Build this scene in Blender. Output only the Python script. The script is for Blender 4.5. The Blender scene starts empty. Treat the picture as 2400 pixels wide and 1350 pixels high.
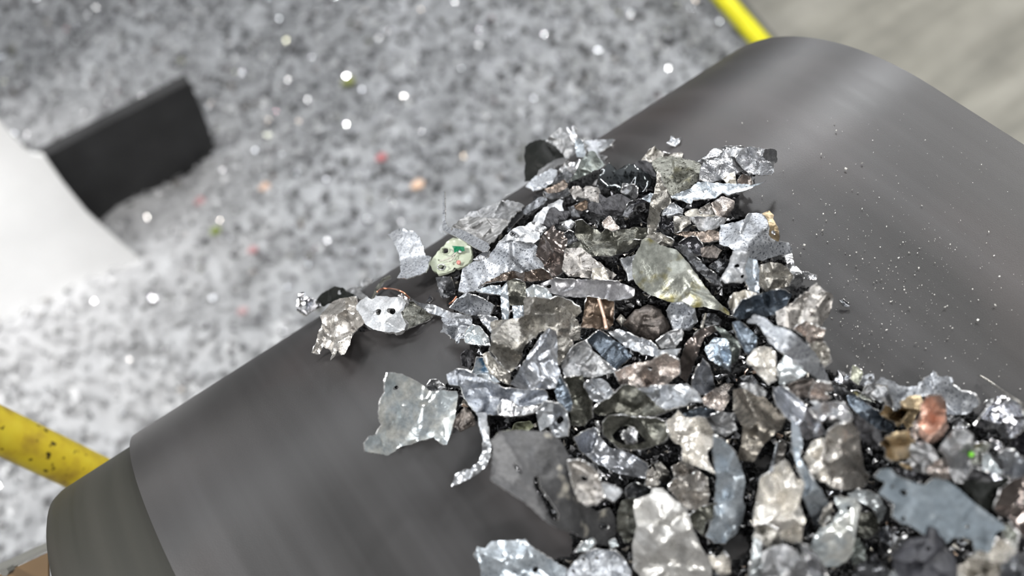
import bpy, math
import numpy as np
from mathutils import Matrix, Vector
from mathutils.geometry import delaunay_2d_cdt

rng = np.random.default_rng(7)
scene = bpy.context.scene
COL = scene.collection

# ------------------------------------------------------------------ camera
CAM = np.array([0.109635, -0.335052, 0.556802])
F_PX = 2453.908
ROT = np.array([[0.8106807, -0.5630380, -0.1605770],
                [-0.5382733, -0.6088260, -0.5827459],
                [0.2303446, 0.5588552, -0.7966318]])      # rows: right, down, forward
DRUM_R = 0.2639178        # outer radius of the belt where it wraps round the pulley
BELT_W = 0.6
BELT_T = 0.0055

cam = bpy.data.cameras.new('camera')
cam.sensor_width = 36.0
cam.lens = F_PX * 36.0 / 2400.0
cam.clip_start = 0.02
cam.clip_end = 60
co = bpy.data.objects.new('camera', cam)
COL.objects.link(co)
m = Matrix.Identity(4)
for i in range(3):
    m[i][0], m[i][1], m[i][2], m[i][3] = ROT[0][i], -ROT[1][i], -ROT[2][i], CAM[i]
co.matrix_world = m
scene.camera = co
cam.dof.use_dof = True
cam.dof.focus_distance = 0.685
cam.dof.aperture_fstop = 4.3

scene.view_settings.view_transform = 'Standard'
scene.view_settings.look = 'None'
scene.view_settings.gamma = 1.0
scene.view_settings.use_curve_mapping = False
scene.view_settings.exposure = 0.0


def rays(uv):
    """unit directions from the camera's place towards photo points"""
    uv = np.atleast_2d(np.asarray(uv, float))
    d = np.stack([(uv[:, 0] - 1200) / F_PX, (uv[:, 1] - 675) / F_PX, np.ones(len(uv))], 1) @ ROT
    return d / np.linalg.norm(d, axis=1)[:, None]


def t_belt(d, h=0.0):
    """distance along rays d to the surface h above the belt (flat, then round the pulley)"""
    h = np.broadcast_to(np.asarray(h, float), (len(d),))
    t1 = (h - CAM[2]) / d[:, 2]
    y1 = CAM[1] + t1 * d[:, 1]
    r = DRUM_R + h
    cy, cz = CAM[1], CAM[2] + DRUM_R
    a = d[:, 1] ** 2 + d[:, 2] ** 2
    b = cy * d[:, 1] + cz * d[:, 2]
    c = cy * cy + cz * cz - r * r
    disc = b * b - a * c
    t2 = np.where(disc > 0, (-b - np.sqrt(np.maximum(disc, 0))) / a, -b / a)
    return np.where(y1 <= 0, t1, t2)


def h_belt(P):
    """height of points above the belt"""
    return np.where(P[:, 1] <= 0, P[:, 2], np.hypot(P[:, 1], P[:, 2] + DRUM_R) - DRUM_R)


def n_belt(p):
    if p[1] <= 0:
        return np.array([0, 0, 1.0])
    v = np.array([0, p[1], p[2] + DRUM_R])
    return v / np.linalg.norm(v)


def to_plane(uv, z):
    d = rays(uv)
    return CAM + d * ((z - CAM[2]) / d[:, 2])[:, None]


# ------------------------------------------------------------------ helpers
def tag(o, label=None, cat=None, group=None, kind=None):
    if label: o['label'] = label
    if cat: o['category'] = cat
    if group: o['group'] = group
    if kind: o['kind'] = kind
    return o


def make(name, verts, faces, mat, parent=None, smooth=True, origin=None):
    V = np.asarray(verts, float)
    if origin is None:
        origin = V.mean(0) if parent is None else np.zeros(3)
    me = bpy.data.meshes.new(name)
    me.from_pydata((V - origin).tolist(), [], [list(map(int, f)) for f in faces])
    me.materials.append(mat)
    if smooth:
        me.polygons.foreach_set('use_smooth', [True] * len(me.polygons))
    me.update()
    o = bpy.data.objects.new(name, me)
    COL.objects.link(o)
    o.location = origin.tolist()
    if parent is not None:
        o.parent = parent
        o.location = (Vector(origin) - parent.location)
    return o


def empty(name, loc):
    o = bpy.data.objects.new(name, None)
    o.empty_display_size = 0.02
    o.location = loc
    COL.objects.link(o)
    return o


def child(name, verts, faces, mat, parent, smooth=True):
    V = np.asarray(verts, float)
    return make(name, V, faces, mat, parent, smooth, origin=V.mean(0))


def tube(path, r, n=8, cap=True):
    P = np.asarray(path, float)
    T = np.gradient(P, axis=0)
    T /= np.linalg.norm(T, axis=1)[:, None]
    up = np.array([0.3, 0.2, 0.9])
    V, Fc = [], []
    rr = np.broadcast_to(np.asarray(r, float), (len(P),))
    for i, (p, t) in enumerate(zip(P, T)):
        a = np.cross(t, up); a /= np.linalg.norm(a); b = np.cross(t, a)
        for k in range(n):
            w = 2 * math.pi * k / n
            V.append(p + rr[i] * (a * math.cos(w) + b * math.sin(w)))
    for i in range(len(P) - 1):
        for k in range(n):
            k2 = (k + 1) % n
            Fc.append((i * n + k, i * n + k2, (i + 1) * n + k2, (i + 1) * n + k))
    if cap:
        Fc.append(tuple(range(n))[::-1]); Fc.append(tuple((len(P) - 1) * n + k for k in range(n)))
    return np.array(V), Fc


def slab(corners, thick, direction):
    """flat plate: polygon corners extruded along direction"""
    C = np.asarray(corners, float)
    d = np.asarray(direction, float); d = d / np.linalg.norm(d) * thick
    n = len(C)
    V = np.concatenate([C, C + d])
    Fc = [tuple(range(n)), tuple(range(2 * n - 1, n - 1, -1))]
    for i in range(n):
        j = (i + 1) % n
        Fc.append((i, i + n, j + n, j))
    return V, Fc


# ------------------------------------------------------------------ noise
def _hash(ix, iy, seed):
    h = (ix.astype(np.int64) * 374761393 + iy.astype(np.int64) * 668265263 + seed * 1274126177) & 0xffffffff
    h = ((h ^ (h >> 13)) * 1103515245) & 0xffffffff
    return (h ^ (h >> 16)) & 0xffffffff


def perlin(x, y, seed):
    x0, y0 = np.floor(x), np.floor(y)
    fx, fy = x - x0, y - y0
    u, v = fx * fx * (3 - 2 * fx), fy * fy * (3 - 2 * fy)
    def g(ix, iy, dx, dy):
        a = _hash(ix, iy, seed) * (2 * math.pi / 4294967296.0)
        return np.cos(a) * dx + np.sin(a) * dy
    n00 = g(x0, y0, fx, fy); n10 = g(x0 + 1, y0, fx - 1, fy)
    n01 = g(x0, y0 + 1, fx, fy - 1); n11 = g(x0 + 1, y0 + 1, fx - 1, fy - 1)
    return (n00 * (1 - u) + n10 * u) * (1 - v) + (n01 * (1 - u) + n11 * u) * v


# ------------------------------------------------------------------ materials
def new_mat(name):
    mt = bpy.data.materials.new(name)
    mt.use_nodes = True
    nt = mt.node_tree
    nt.nodes.clear()
    out = nt.nodes.new('ShaderNodeOutputMaterial')
    bs = nt.nodes.new('ShaderNodeBsdfPrincipled')
    nt.links.new(bs.outputs[0], out.inputs[0])
    return mt, nt, bs


def node(nt, typ, **kw):
    n = nt.nodes.new(typ)
    for k, v in kw.items():
        if hasattr(n, k) and not k.startswith('in_'):
            setattr(n, k, v)
        else:
            n.inputs[k[3:].replace('_', ' ')].default_value = v
    return n


def ramp(nt, stops, interp='LINEAR'):
    r = nt.nodes.new('ShaderNodeValToRGB')
    r.color_ramp.interpolation = interp
    e = r.color_ramp.elements
    while len(e) < len(stops): e.new(0.5)
    for el, (p, c) in zip(e, stops):
        el.position = p
        el.color = (*c, 1) if len(c) == 3 else c
    return r


def metal(name, a, b, met=0.85, rough=(0.3, 0.5), scale=220.0, bump=0.35, speck=None, stretch=None, lo=0.35, hi=0.65, stain=None, fine=900.0, spec=.5, grain=.8):
    """worn sheet metal: two tones mottled at `scale`, finer grain bump, optional dark specks and stains"""
    mt, nt, bs = new_mat(name)
    L = nt.links.new
    tc = nt.nodes.new('ShaderNodeTexCoord')
    oi = nt.nodes.new('ShaderNodeObjectInfo')
    add = node(nt, 'ShaderNodeVectorMath', operation='ADD')
    L(tc.outputs['Object'], add.inputs[0])
    L(oi.outputs['Random'], add.inputs[1])
    vec = add.outputs[0]
    if stretch:
        mp = nt.nodes.new('ShaderNodeMapping')
        mp.inputs['Scale'].default_value = stretch
        mp.inputs['Rotation'].default_value = (0, 0, 0.9)
        L(vec, mp.inputs[0]); vec = mp.outputs[0]
    n1 = node(nt, 'ShaderNodeTexNoise'); n1.inputs['Scale'].default_value = scale; n1.inputs['Detail'].default_value = 5; n1.inputs['Roughness'].default_value = 0.65
    L(vec, n1.inputs['Vector'])
    k = .15
    a, b = tuple(x + (y - x) * k for x, y in zip(a, b)), tuple(y + (x - y) * k for x, y in zip(a, b))
    r1 = ramp(nt, [(lo, a), (hi, b)])
    L(n1.outputs[0], r1.inputs[0])
    col = r1.outputs[0]
    if speck:
        n2 = node(nt, 'ShaderNodeTexNoise'); n2.inputs['Scale'].default_value = speck[0]; n2.inputs['Detail'].default_value = 2
        L(vec, n2.inputs['Vector'])
        r2 = ramp(nt, [(speck[1], (0, 0, 0)), (speck[1] + 0.06, (1, 1, 1))])
        L(n2.outputs[0], r2.inputs[0])
        mx = node(nt, 'ShaderNodeMix', data_type='RGBA')
        L(r2.outputs[0], mx.inputs[0]); mx.inputs[6].default_value = (*speck[2], 1); L(col, mx.inputs[7])
        col = mx.outputs[2]
    if stain:
        n3 = node(nt, 'ShaderNodeTexNoise'); n3.inputs['Scale'].default_value = stain[0]; n3.inputs['Detail'].default_value = 3
        L(vec, n3.inputs['Vector'])
        r3 = ramp(nt, [(stain[1], (0, 0, 0)), (stain[1] + 0.12, (1, 1, 1))])
        L(n3.outputs[0], r3.inputs[0])
        mx = node(nt, 'ShaderNodeMix', data_type='RGBA')
        L(r3.outputs[0], mx.inputs[0]); L(col, mx.inputs[6]); mx.inputs[7].default_value = (*stain[2], 1)
        col = mx.outputs[2]
    n4 = node(nt, 'ShaderNodeTexNoise'); n4.inputs['Scale'].default_value = scale * 5; n4.inputs['Detail'].default_value = 5; n4.inputs['Roughness'].default_value = .7
    L(vec, n4.inputs['Vector'])
    r4 = ramp(nt, [(.34, (.58, .58, .58)), (.62, (1.0, 1.0, 1.0))])
    L(n4.outputs[0], r4.inputs[0])
    mu = node(nt, 'ShaderNodeMix', data_type='RGBA', blend_type='MULTIPLY'); mu.inputs[0].default_value = grain
    L(col, mu.inputs[6]); L(r4.outputs[0], mu.inputs[7])
    col = mu.outputs[2]
    L(col, bs.inputs['Base Color'])
    bs.inputs['Metallic'].default_value = met
    bs.inputs['Specular IOR Level'].default_value = spec
    rr = node(nt, 'ShaderNodeMapRange')
    rr.inputs[3].default_value, rr.inputs[4].default_value = rough[0] * .85, rough[1] * .85
    rr.inputs[1].default_value, rr.inputs[2].default_value = 0.3, 0.7
    L(n1.outputs[0], rr.inputs[0]); L(rr.outputs[0], bs.inputs['Roughness'])
    nb = node(nt, 'ShaderNodeTexNoise'); nb.inputs['Scale'].default_value = fine * 0.5; nb.inputs['Detail'].default_value = 4; nb.inputs['Roughness'].default_value = 0.6
    L(vec, nb.inputs['Vector'])
    bp = node(nt, 'ShaderNodeBump'); bp.inputs['Strength'].default_value = bump; bp.inputs['Distance'].default_value = 0.0012
    L(nb.outputs[0], bp.inputs['Height'])
    nr = node(nt, 'ShaderNodeTexNoise', noise_type='RIDGED_MULTIFRACTAL'); nr.inputs['Scale'].default_value = 95; nr.inputs['Detail'].default_value = 3; nr.inputs['Distortion'].default_value = .6
    L(vec, nr.inputs['Vector'])
    bp2 = node(nt, 'ShaderNodeBump'); bp2.inputs['Strength'].default_value = min(1.0, bump * 1.0); bp2.inputs['Distance'].default_value = .0016
    L(nr.outputs[0], bp2.inputs['Height']); L(bp.outputs[0], bp2.inputs['Normal']); L(bp2.outputs[0], bs.inputs['Normal'])
    return mt


M = {}
def defmats():
    M['zinc'] = metal('worn_zinc', (.34, .36, .39), (.62, .64, .67), .8, (.28, .45), 180)
    M['zincstreak'] = metal('streaked_zinc', (.22, .24, .28), (.66, .68, .72), .8, (.28, .45), 160, stretch=(1, .22, 1))
    M['galv'] = metal('galvanised_steel', (.26, .275, .305), (.54, .565, .60), .6, (.38, .55), 420, .3, speck=(700, .36, (.12, .13, .15)))
    M['lead'] = metal('dull_grey_metal', (.17, .18, .19), (.46, .46, .47), .7, (.32, .5), 330, .6)
    M['leadblue'] = metal('blue_grey_metal', (.15, .17, .21), (.52, .55, .60), .7, (.3, .5), 300, .6)
    M['leaddark'] = metal('dark_grey_plate', (.05, .0505, .053), (.10, .10, .104), .35, (.5, .62), 150, .35, stain=(60, .60, (.52, .49, .42)))
    M['dark'] = metal('dark_steel', (.035, .036, .04), (.15, .155, .165), .75, (.28, .45), 260, .5)
    M['steel'] = metal('plain_steel', (.09, .095, .105), (.27, .28, .30), .8, (.25, .42), 240, .5)
    M['steelgrey'] = metal('smooth_grey_steel', (.19, .19, .205), (.27, .27, .28), .6, (.34, .42), 120, .12)
    M['steelblue'] = metal('blued_steel', (.05, .065, .085), (.21, .25, .30), .75, (.28, .42), 190, .4)
    M['blacksteel'] = metal('black_glossy_steel', (.012, .012, .014), (.07, .07, .08), .6, (.12, .3), 200, .3)
    M['tan'] = metal('tan_metal', (.20, .19, .172), (.54, .525, .49), .75, (.24, .45), 300, .55)
    M['tandark'] = metal('dark_tan_metal', (.09, .085, .075), (.34, .31, .27), .75, (.25, .42), 220, .45)
    M['taupe'] = metal('taupe_metal', (.20, .19, .18), (.44, .42, .40), .65, (.3, .48), 260, .4, speck=(420, .33, (.07, .06, .055)))
    M['warmzinc'] = metal('warm_zinc', (.30, .28, .26), (.64, .62, .59), .75, (.26, .42), 210, .4)
    M['warmpale'] = metal('pale_warm_sheet', (.46, .45, .43), (.74, .74, .73), .6, (.28, .42), 140, .3, stretch=(1, .3, 1))
    M['bright'] = metal('bright_metal', (.52, .53, .55), (.85, .86, .88), .95, (.14, .32), 220, .5)
    M['chrome'] = metal('mirror_metal', (.55, .56, .60), (.9, .91, .94), 1.0, (.06, .2), 120, .3)
    M['cream'] = metal('cream_metal', (.45, .43, .38), (.76, .73, .67), .5, (.3, .5), 300, .5)
    M['creammetal'] = metal('bright_cream_metal', (.52, .50, .46), (.92, .89, .84), .65, (.2, .38), 200, .4)
    M['creamblue'] = metal('cream_and_blue_metal', (.44, .50, .54), (.78, .78, .73), .6, (.18, .32), 70, .15, lo=.42, hi=.6)
    M['white'] = metal('whitish_casting', (.34, .36, .385), (.60, .615, .64), .3, (.35, .5), 200, .3)
    M['rim'] = metal('torn_rim', (.60, .60, .60), (.88, .88, .88), .8, (.25, .4), 300, .2)
    M['rimdark'] = metal('torn_dark_rim', (.34, .34, .34), (.58, .58, .58), .8, (.25, .4), 300, .2)
    M['foil'] = metal('crackled_foil', (.28, .29, .31), (.58, .59, .61), .85, (.2, .36), 300, .5)
    M['bluezinc'] = metal('bluish_zinc', (.33, .38, .43), (.56, .61, .66), .6, (.28, .42), 160, .25, speck=(520, .30, (.12, .13, .15)))
    M['bluepale'] = metal('pale_blue_metal', (.45, .50, .53), (.74, .78, .80), .6, (.22, .36), 160, .25)
    M['bluebright'] = metal('pale_blue_foil', (.22, .28, .35), (.68, .76, .84), .85, (.16, .32), 260, .4)
    M['bluepaint'] = metal('blue_painted_scrap', (.35, .40, .44), (.62, .66, .70), .5, (.3, .45), 220, .4, stain=(90, .52, (.02, .12, .24)))
    M['slate'] = metal('slate_blue_paint', (.10, .125, .148), (.155, .185, .21), .05, (.55, .65), 60, .12, stain=(240, .68, (.42, .46, .48)))
    M['green'] = metal('green_grey_sheet', (.09, .105, .10), (.24, .265, .25), .6, (.3, .45), 180, .35)
    M['olive'] = metal('olive_stained_sheet', (.17, .18, .16), (.31, .32, .29), .6, (.32, .46), 90, .18, stain=(70, .55, (.15, .135, .05)))
    M['olivepale'] = metal('pale_green_sheet', (.36, .38, .30), (.56, .57, .48), .4, (.35, .5), 200, .3)
    M['darkolive'] = metal('dark_olive_metal', (.035, .037, .03), (.20, .20, .175), .65, (.22, .42), 170, .45)
    M['moss'] = metal('speckled_lump', (.10, .10, .085), (.36, .37, .33), .35, (.4, .6), 420, .9, speck=(600, .36, (.04, .04, .03)), stain=(60, .62, (.30, .29, .20)))
    M['mossgreen'] = metal('mossy_crumb', (.12, .14, .05), (.45, .46, .36), .3, (.4, .6), 240, .6)
    M['bronze'] = metal('brown_metal', (.10, .075, .06), (.32, .27, .235), .8, (.22, .4), 220, .4)
    M['bronzegloss'] = metal('glossy_brown_metal', (.11, .095, .09), (.25, .215, .20), .8, (.14, .26), 100, .15)
    M['darkbrown'] = metal('dark_brown_metal', (.045, .04, .037), (.19, .165, .15), .6, (.3, .5), 260, .6)
    M['rust'] = metal('red_brown_plate', (.06, .043, .032), (.14, .10, .07), .6, (.3, .45), 130, .25)
    M['copper'] = metal('bright_copper', (.60, .33, .23), (.95, .72, .62), .7, (.18, .35), 200, .5)
    M['gold'] = metal('gold_brown_foil', (.33, .25, .15), (.62, .50, .33), .6, (.28, .45), 220, .5)
    M['scale'] = metal('pinkish_scale', (.30, .265, .25), (.86, .78, .73), .8, (.2, .4), 300, .8)
    M['char'] = metal('charred_scrap', (.012, .012, .014), (.12, .12, .13), .3, (.45, .7), 400, 1.0, stretch=(1, .3, 1), spec=.25)
    M['fibre'] = metal('combed_grey_metal', (.10, .10, .10), (.50, .50, .50), .6, (.35, .5), 420, .9, stretch=(.12, 1, 1))
    M['black'] = metal('black_sheet', (.004, .005, .004), (.009, .010, .009), .0, (.45, .6), 200, .3, spec=.12)
    M['rubber'] = metal('blue_black_rubber', (.02, .021, .027), (.05, .051, .062), .0, (.5, .7), 160, .6)
    M['pcb'] = metal('pale_green_board', (.36, .40, .30), (.46, .50, .40), .0, (.32, .42), 120, .06, grain=.25)
    M['solder'] = metal('green_solder_mask', (.0, .12, .05), (.01, .20, .09), .0, (.2, .3), 300, .1)
    M['pink'] = metal('pink_bead', (.6, .2, .17), (.8, .36, .32), .1, (.2, .3), 300, .1)
    g, nt, bs = new_mat('clear_glassy_plastic')
    bs.inputs['Base Color'].default_value = (.80, .89, .93, 1)
    bs.inputs['Transmission Weight'].default_value = 1.0
    bs.inputs['Roughness'].default_value = .04
    bs.inputs['IOR'].default_value = 1.45
    M['glass'] = g
    c, nt, bs = new_mat('copper_wire')
    bs.inputs['Base Color'].default_value = (.72, .34, .22, 1); bs.inputs['Metallic'].default_value = 1; bs.inputs['Roughness'].default_value = .3
    M['wire'] = c
    c, nt, bs = new_mat('pale_copper')
    bs.inputs['Base Color'].default_value = (.95, .66, .52, 1); bs.inputs['Metallic'].default_value = .6; bs.inputs['Roughness'].default_value = .35
    M['palecopper'] = c
defmats()

# ------------------------------------------------------------------ scrap pieces
ZONES = {'A': (1200, 280, 7.5), 'B': (1380, 300, 5), 'C': (1180, 420, 7.5), 'D': (890, 440, 5), 'E': (680, 620, 5),
         'F': (1020, 640, 5), 'G': (840, 840, 5), 'H': (1260, 820, 5), 'I': (1260, 500, 10 / 3.), 'K': (1560, 700, 5),
         'L': (1040, 1080, 5), 'M': (1400, 1080, 5), 'N': (1660, 860, 5), 'O': (1920, 860, 5), 'P': (1720, 1080, 5),
         'Q': (1920, 1080, 5), 'W': (0, 0, 1)}
CELL = 6.0
GX, GY = int(2700 / CELL), int(1750 / CELL)
near = np.full((GY, GX), np.nan)          # distance of the topmost scrap so far, for stacking one piece on another
far = np.full((GY, GX), np.nan)           # distance of the lowest scrap
PMM = 0.00029                              # about how much one photo pixel spans on the belt, in metres


def smoothstep(x):
    x = np.clip(x, 0, 1)
    return x * x * (3 - 2 * x)


def edge_dist(P, loops):
    D = np.full(len(P), 1e9)
    for Lp in loops:
        A = Lp; B = np.roll(Lp, -1, 0); d = B - A
        ll = (d * d).sum(1) + 1e-12
        t = np.clip(((P[:, None] - A) * d).sum(-1) / ll, 0, 1)
        q = A + t[..., None] * d
        D = np.minimum(D, np.sqrt(((P[:, None] - q) ** 2).sum(-1)).min(1))
    return D


def inside(P, loop):
    x, y = P[:, 0], P[:, 1]
    r = np.zeros(len(P), bool)
    A = loop; B = np.roll(loop, -1, 0)
    for (x1, y1), (x2, y2) in zip(A, B):
        c = (y1 > y) != (y2 > y)
        with np.errstate(divide='ignore', invalid='ignore'):
            r ^= c & (x < (x2 - x1) * (y - y1) / (y2 - y1) + x1)
    return r


def parse(opts):
    o = {'t': (0, .3), 'c': 2.0, 'e': 1.8, 'd': 0.0, 'x': .8, 'z': 0.0, 'b': [], 'f': [], 'o': [], 'q': None, 'j': 1.6, 'p': None}
    for tok in opts.split():
        k, v = tok.split('=')
        if k in 'bfo':
            o[k] = [tuple(float(q) for q in s.split(',')) for s in v.split(';')]
        elif k == 'q':
            o[k] = [[tuple(float(c) for c in s.split(',')) for s in lp.split(':')] for lp in v.split(';')]
        elif k == 't':
            o[k] = tuple(float(q) for q in v.split(','))
        else:
            o[k] = float(v)
    return o


def build_piece(idx, name, mat, zone, outline, opts, label):
    ox, oy, sc = ZONES[zone]
    px = np.array([[float(c) for c in p.split(',')] for p in outline.split()])
    px = px / sc + (ox, oy)
    o = parse(opts)
    r = np.random.default_rng(1000 + idx)
    area = 0.5 * abs(np.dot(px[:, 0], np.roll(px[:, 1], -1)) - np.dot(px[:, 1], np.roll(px[:, 0], -1)))
    step = float(np.clip(math.sqrt(area) / 26, 2.2, 6.0))
    # torn outline: resample and roughen
    pts = []
    for A, B in zip(px, np.roll(px, -1, 0)):
        n = max(1, int(np.hypot(*(B - A)) / step))
        for k in range(n):
            pts.append(A + (B - A) * k / n)
    pts = np.array(pts)
    jag = o['j'] * min(1.0, math.sqrt(area) / 60)
    pts = pts + jag * np.stack([perlin(pts[:, 0] / 9, pts[:, 1] / 9, idx * 7 + 1), perlin(pts[:, 0] / 9, pts[:, 1] / 9, idx * 7 + 2)], 1) * 2
    cen = pts.mean(0)
    holes = []
    for (hx, hy, hr) in o['o']:
        c = np.array([hx, hy]) / sc + (ox, oy); hr = hr / sc
        a = np.linspace(0, 2 * math.pi, 14, endpoint=False)
        w = 1 + .18 * np.sin(a * 2 + r.uniform(0, 6)) + .08 * np.sin(3 * a + r.uniform(0, 6))
        holes.append(c + np.stack([np.cos(a) * w * hr, np.sin(a) * w * hr * .9], 1))
    for lp in o['q'] or []:
        holes.append(np.array(lp) / sc + (ox, oy))
    lo, hi = pts.min(0), pts.max(0)
    gx, gy = np.meshgrid(np.arange(lo[0], hi[0], step), np.arange(lo[1], hi[1], step))
    gp = np.stack([gx.ravel(), gy.ravel()], 1) + r.uniform(-.25, .25, (gx.size, 2)) * step
    gp = gp[inside(gp, pts)]
    if len(gp):
        gp = gp[edge_dist(gp, [pts] + holes) > step * .55]
    allp = [pts] + holes + [gp]
    edges = []; base = 0
    for Lp in [pts] + holes:
        n = len(Lp)
        edges += [(base + i, base + (i + 1) % n) for i in range(n)]
        base += n
    flat = np.concatenate(allp)
    vv, _, ff, _, _, _ = delaunay_2d_cdt([Vector(p) for p in (flat - cen).tolist()], edges, [], 0, 1e-5)
    P = np.array([tuple(v) for v in vv]) + cen
    T = np.array([f for f in ff if len(f) == 3])
    tc = P[T].mean(1)
    keep = inside(tc, pts)
    for h in holes:
        keep &= ~inside(tc, h)
    T = T[keep]
    used = np.unique(T)
    remap = -np.ones(len(P), int); remap[used] = np.arange(len(used))
    P = P[used]; T = remap[T]
    # one winding for all
    q = P[T]
    ar = (q[:, 1, 0] - q[:, 0, 0]) * (q[:, 2, 1] - q[:, 0, 1]) - (q[:, 1, 1] - q[:, 0, 1]) * (q[:, 2, 0] - q[:, 0, 0])
    T[ar > 0] = T[ar > 0][:, ::-1]
    # leaning plane
    d = rays(P); dc = rays(cen[None])[0]
    p0 = CAM + dc * t_belt(dc[None])[0]
    N = n_belt(p0)
    X = ROT[0] - N * (ROT[0] @ N); X /= np.linalg.norm(X)
    Y = np.cross(N, X)
    tx, ty = o['t']
    tx += r.uniform(-.22, .22); ty += r.uniform(-.16, .16)
    n = N - tx * X - ty * Y
    n /= np.linalg.norm(n)
    if n @ dc > -0.3:
        n = n - dc * .35; n /= np.linalg.norm(n)
    den = np.minimum(d @ n, -0.22)
    t = ((p0 - CAM) @ n) / den
    size = math.sqrt(area)
    ed = edge_dist(P, [pts])
    # dents, folds and crumpling, in metres towards the eye
    c = o['c'] * .001 * min(1.0, size / 70)
    s1 = max(size * .42, 16.0)
    nz = perlin(P[:, 0] / s1, P[:, 1] / s1, idx * 7 + 3)
    lift = c * 1.2 * nz
    nc = int(np.clip(size / 9, 4, 26))
    seeds = np.stack([r.uniform(lo[0], hi[0], nc), r.uniform(lo[1], hi[1], nc)], 1)
    tilt = r.normal(0, 1, (nc, 2))
    D = np.sqrt(((P[:, None] - seeds) ** 2).sum(-1))
    wgt = np.exp(-(D - D.min(1)[:, None]) / (size * .012 + .8))
    wgt /= wgt.sum(1)[:, None]
    fac = ((P[:, None] - seeds) * tilt).sum(-1)
    lift += c * 1.05 * (wgt * fac).sum(1) / (size * .22 + 4)
    lift += c * .12 * perlin(P[:, 0] / 11, P[:, 1] / 11, idx * 7 + 4)
    # one gentle bend and a few hard creases right across the sheet
    if o['c'] >= .8 and size > 18:
        an = r.uniform(0, math.pi); ax_ = np.array([math.cos(an), math.sin(an)])
        s_ = (P - cen) @ ax_ / size
        lift += r.choice([-1, 1]) * r.uniform(.07, .19) * size * PMM * (s_ * s_ * 4)
        for _ in range(int(r.integers(1, 4)) if o['c'] >= 1.5 else 1):
            q0 = cen + r.normal(0, .22, 2) * size
            an = r.uniform(0, 2 * math.pi); nn_ = np.array([math.cos(an), math.sin(an)])
            sd = (P - q0) @ nn_ + 3 * perlin(P[:, 0] / 20, P[:, 1] / 20, idx * 7 + 6)
            lift += r.choice([-1, 1]) * r.uniform(.2, .55) * min(o['c'], 3.) / 3. * PMM * np.where(sd > 0, sd, 0)
    lift += o['e'] * .001 * np.exp(-ed / (size * .05 + 2)) * (0.4 + 1.6 * perlin(P[:, 0] / (s1 * .8), P[:, 1] / (s1 * .8), idx * 7 + 5))
    for (bx, by, mm, rad) in o['b']:
        c0 = np.array([bx, by]) / sc + (ox, oy)
        lift += mm * .001 * np.exp(-((P - c0) ** 2).sum(1) / (rad / sc) ** 2)
    for (x1, y1, x2, y2, k) in o['f']:
        a = np.array([x1, y1]) / sc + (ox, oy); b = np.array([x2, y2]) / sc + (ox, oy)
        dv = (b - a) / np.linalg.norm(b - a)
        sd = (P - a) @ np.array([dv[1], -dv[0]])
        lift += k * PMM * np.where(sd > 0, sd, 0)
    flat_t = t.copy()
    if o['d']:
        m_ = max(ed.max(), 1)
        lift += o['d'] * .001 * np.sqrt(np.clip(1 - (1 - ed / m_) ** 2, 0, 1))
    t = t - lift
    # settle: down onto the belt, then up onto whatever already lies there
    tb = t_belt(d)
    shift = np.max(t + .0016 - tb)
    t -= shift; flat_t -= shift
    ix = np.clip((P[:, 0] / CELL).astype(int), 0, GX - 1); iy = np.clip((P[:, 1] / CELL).astype(int), 0, GY - 1)
    nb = near[iy, ix]
    ok = ~np.isnan(nb)
    up = 0.0
    if ok.sum() > 3:
        up = float(np.percentile(t[ok] - nb[ok] + .0035, 90))
        up = min(max(up, 0.0), .07)
    if o['p'] is not None:
        up = max(up, 0)
    up += o['z'] * .001
    up = max(up, .86 * HEAP[min(int(cen[1] / CELL), GY - 1), min(int(cen[0] / CELL), GX - 1)])
    t -= up; flat_t -= up
    V = CAM + d * t[:, None]
    th = o['x'] * .001
    if o['d']:
        B = CAM + d * (flat_t + th)[:, None]
    else:
        fn = np.cross(V[T[:, 1]] - V[T[:, 0]], V[T[:, 2]] - V[T[:, 0]])
        vn = np.zeros_like(V)
        for k in range(3): np.add.at(vn, T[:, k], fn)
        vn /= np.linalg.norm(vn, axis=1)[:, None] + 1e-12
        sg = np.sign((vn * -d).sum(1).sum())
        B = V - vn * sg * th
    # keep the underside off the belt
    hb = h_belt(B); low = hb < .0003
    if low.any():
        db = B - CAM; db /= np.linalg.norm(db, axis=1)[:, None]
        B[low] = (CAM + db * t_belt(db, .0003)[:, None])[low]
    for a, b_, tt in zip(iy, ix, t):
        if np.isnan(near[a, b_]) or tt < near[a, b_]: near[a, b_] = tt
        if np.isnan(far[a, b_]) or tt > far[a, b_]: far[a, b_] = tt
    nv = len(V)
    E = np.concatenate([T[:, [0, 1]], T[:, [1, 2]], T[:, [2, 0]]])
    es = {}
    for a, b_ in E.tolist():
        es[(a, b_)] = 1
    rim = [(a, b_) for (a, b_) in es if (b_, a) not in es]
    faces = T.tolist() + (T[:, ::-1] + nv).tolist() + [(b_, a, a + nv, b_ + nv) for a, b_ in rim]
    org = np.array([V[:, 0].mean(), V[:, 1].mean(), min(V[:, 2].min(), B[:, 2].min())])
    ob = make(name, np.concatenate([V, B]), faces, M[mat], None, True, org)
    me = ob.data
    # freshly torn rims show bare metal
    if mat not in SOFT:
        me.materials.append(M['rimdark'] if mat in DARK else M['rim'])
        k0 = 2 * len(T)
        mi = np.zeros(len(me.polygons), np.int32); mi[k0:] = 1
        me.polygons.foreach_set('material_index', mi)
        sm = np.ones(len(me.polygons), bool); sm[k0:] = False
        me.polygons.foreach_set('use_smooth', sm)
    # crisp torn edges
    try:
        me.set_sharp_from_angle(angle=math.radians(48))
    except Exception:
        pass
    tag(ob, label, CATS.get(name.split('_')[-1], 'scrap metal'), 'metal scrap heaped on the conveyor belt')
    INFO[label] = dict(o=ob, P=P, t=t, d=d)
    return ob


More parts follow.
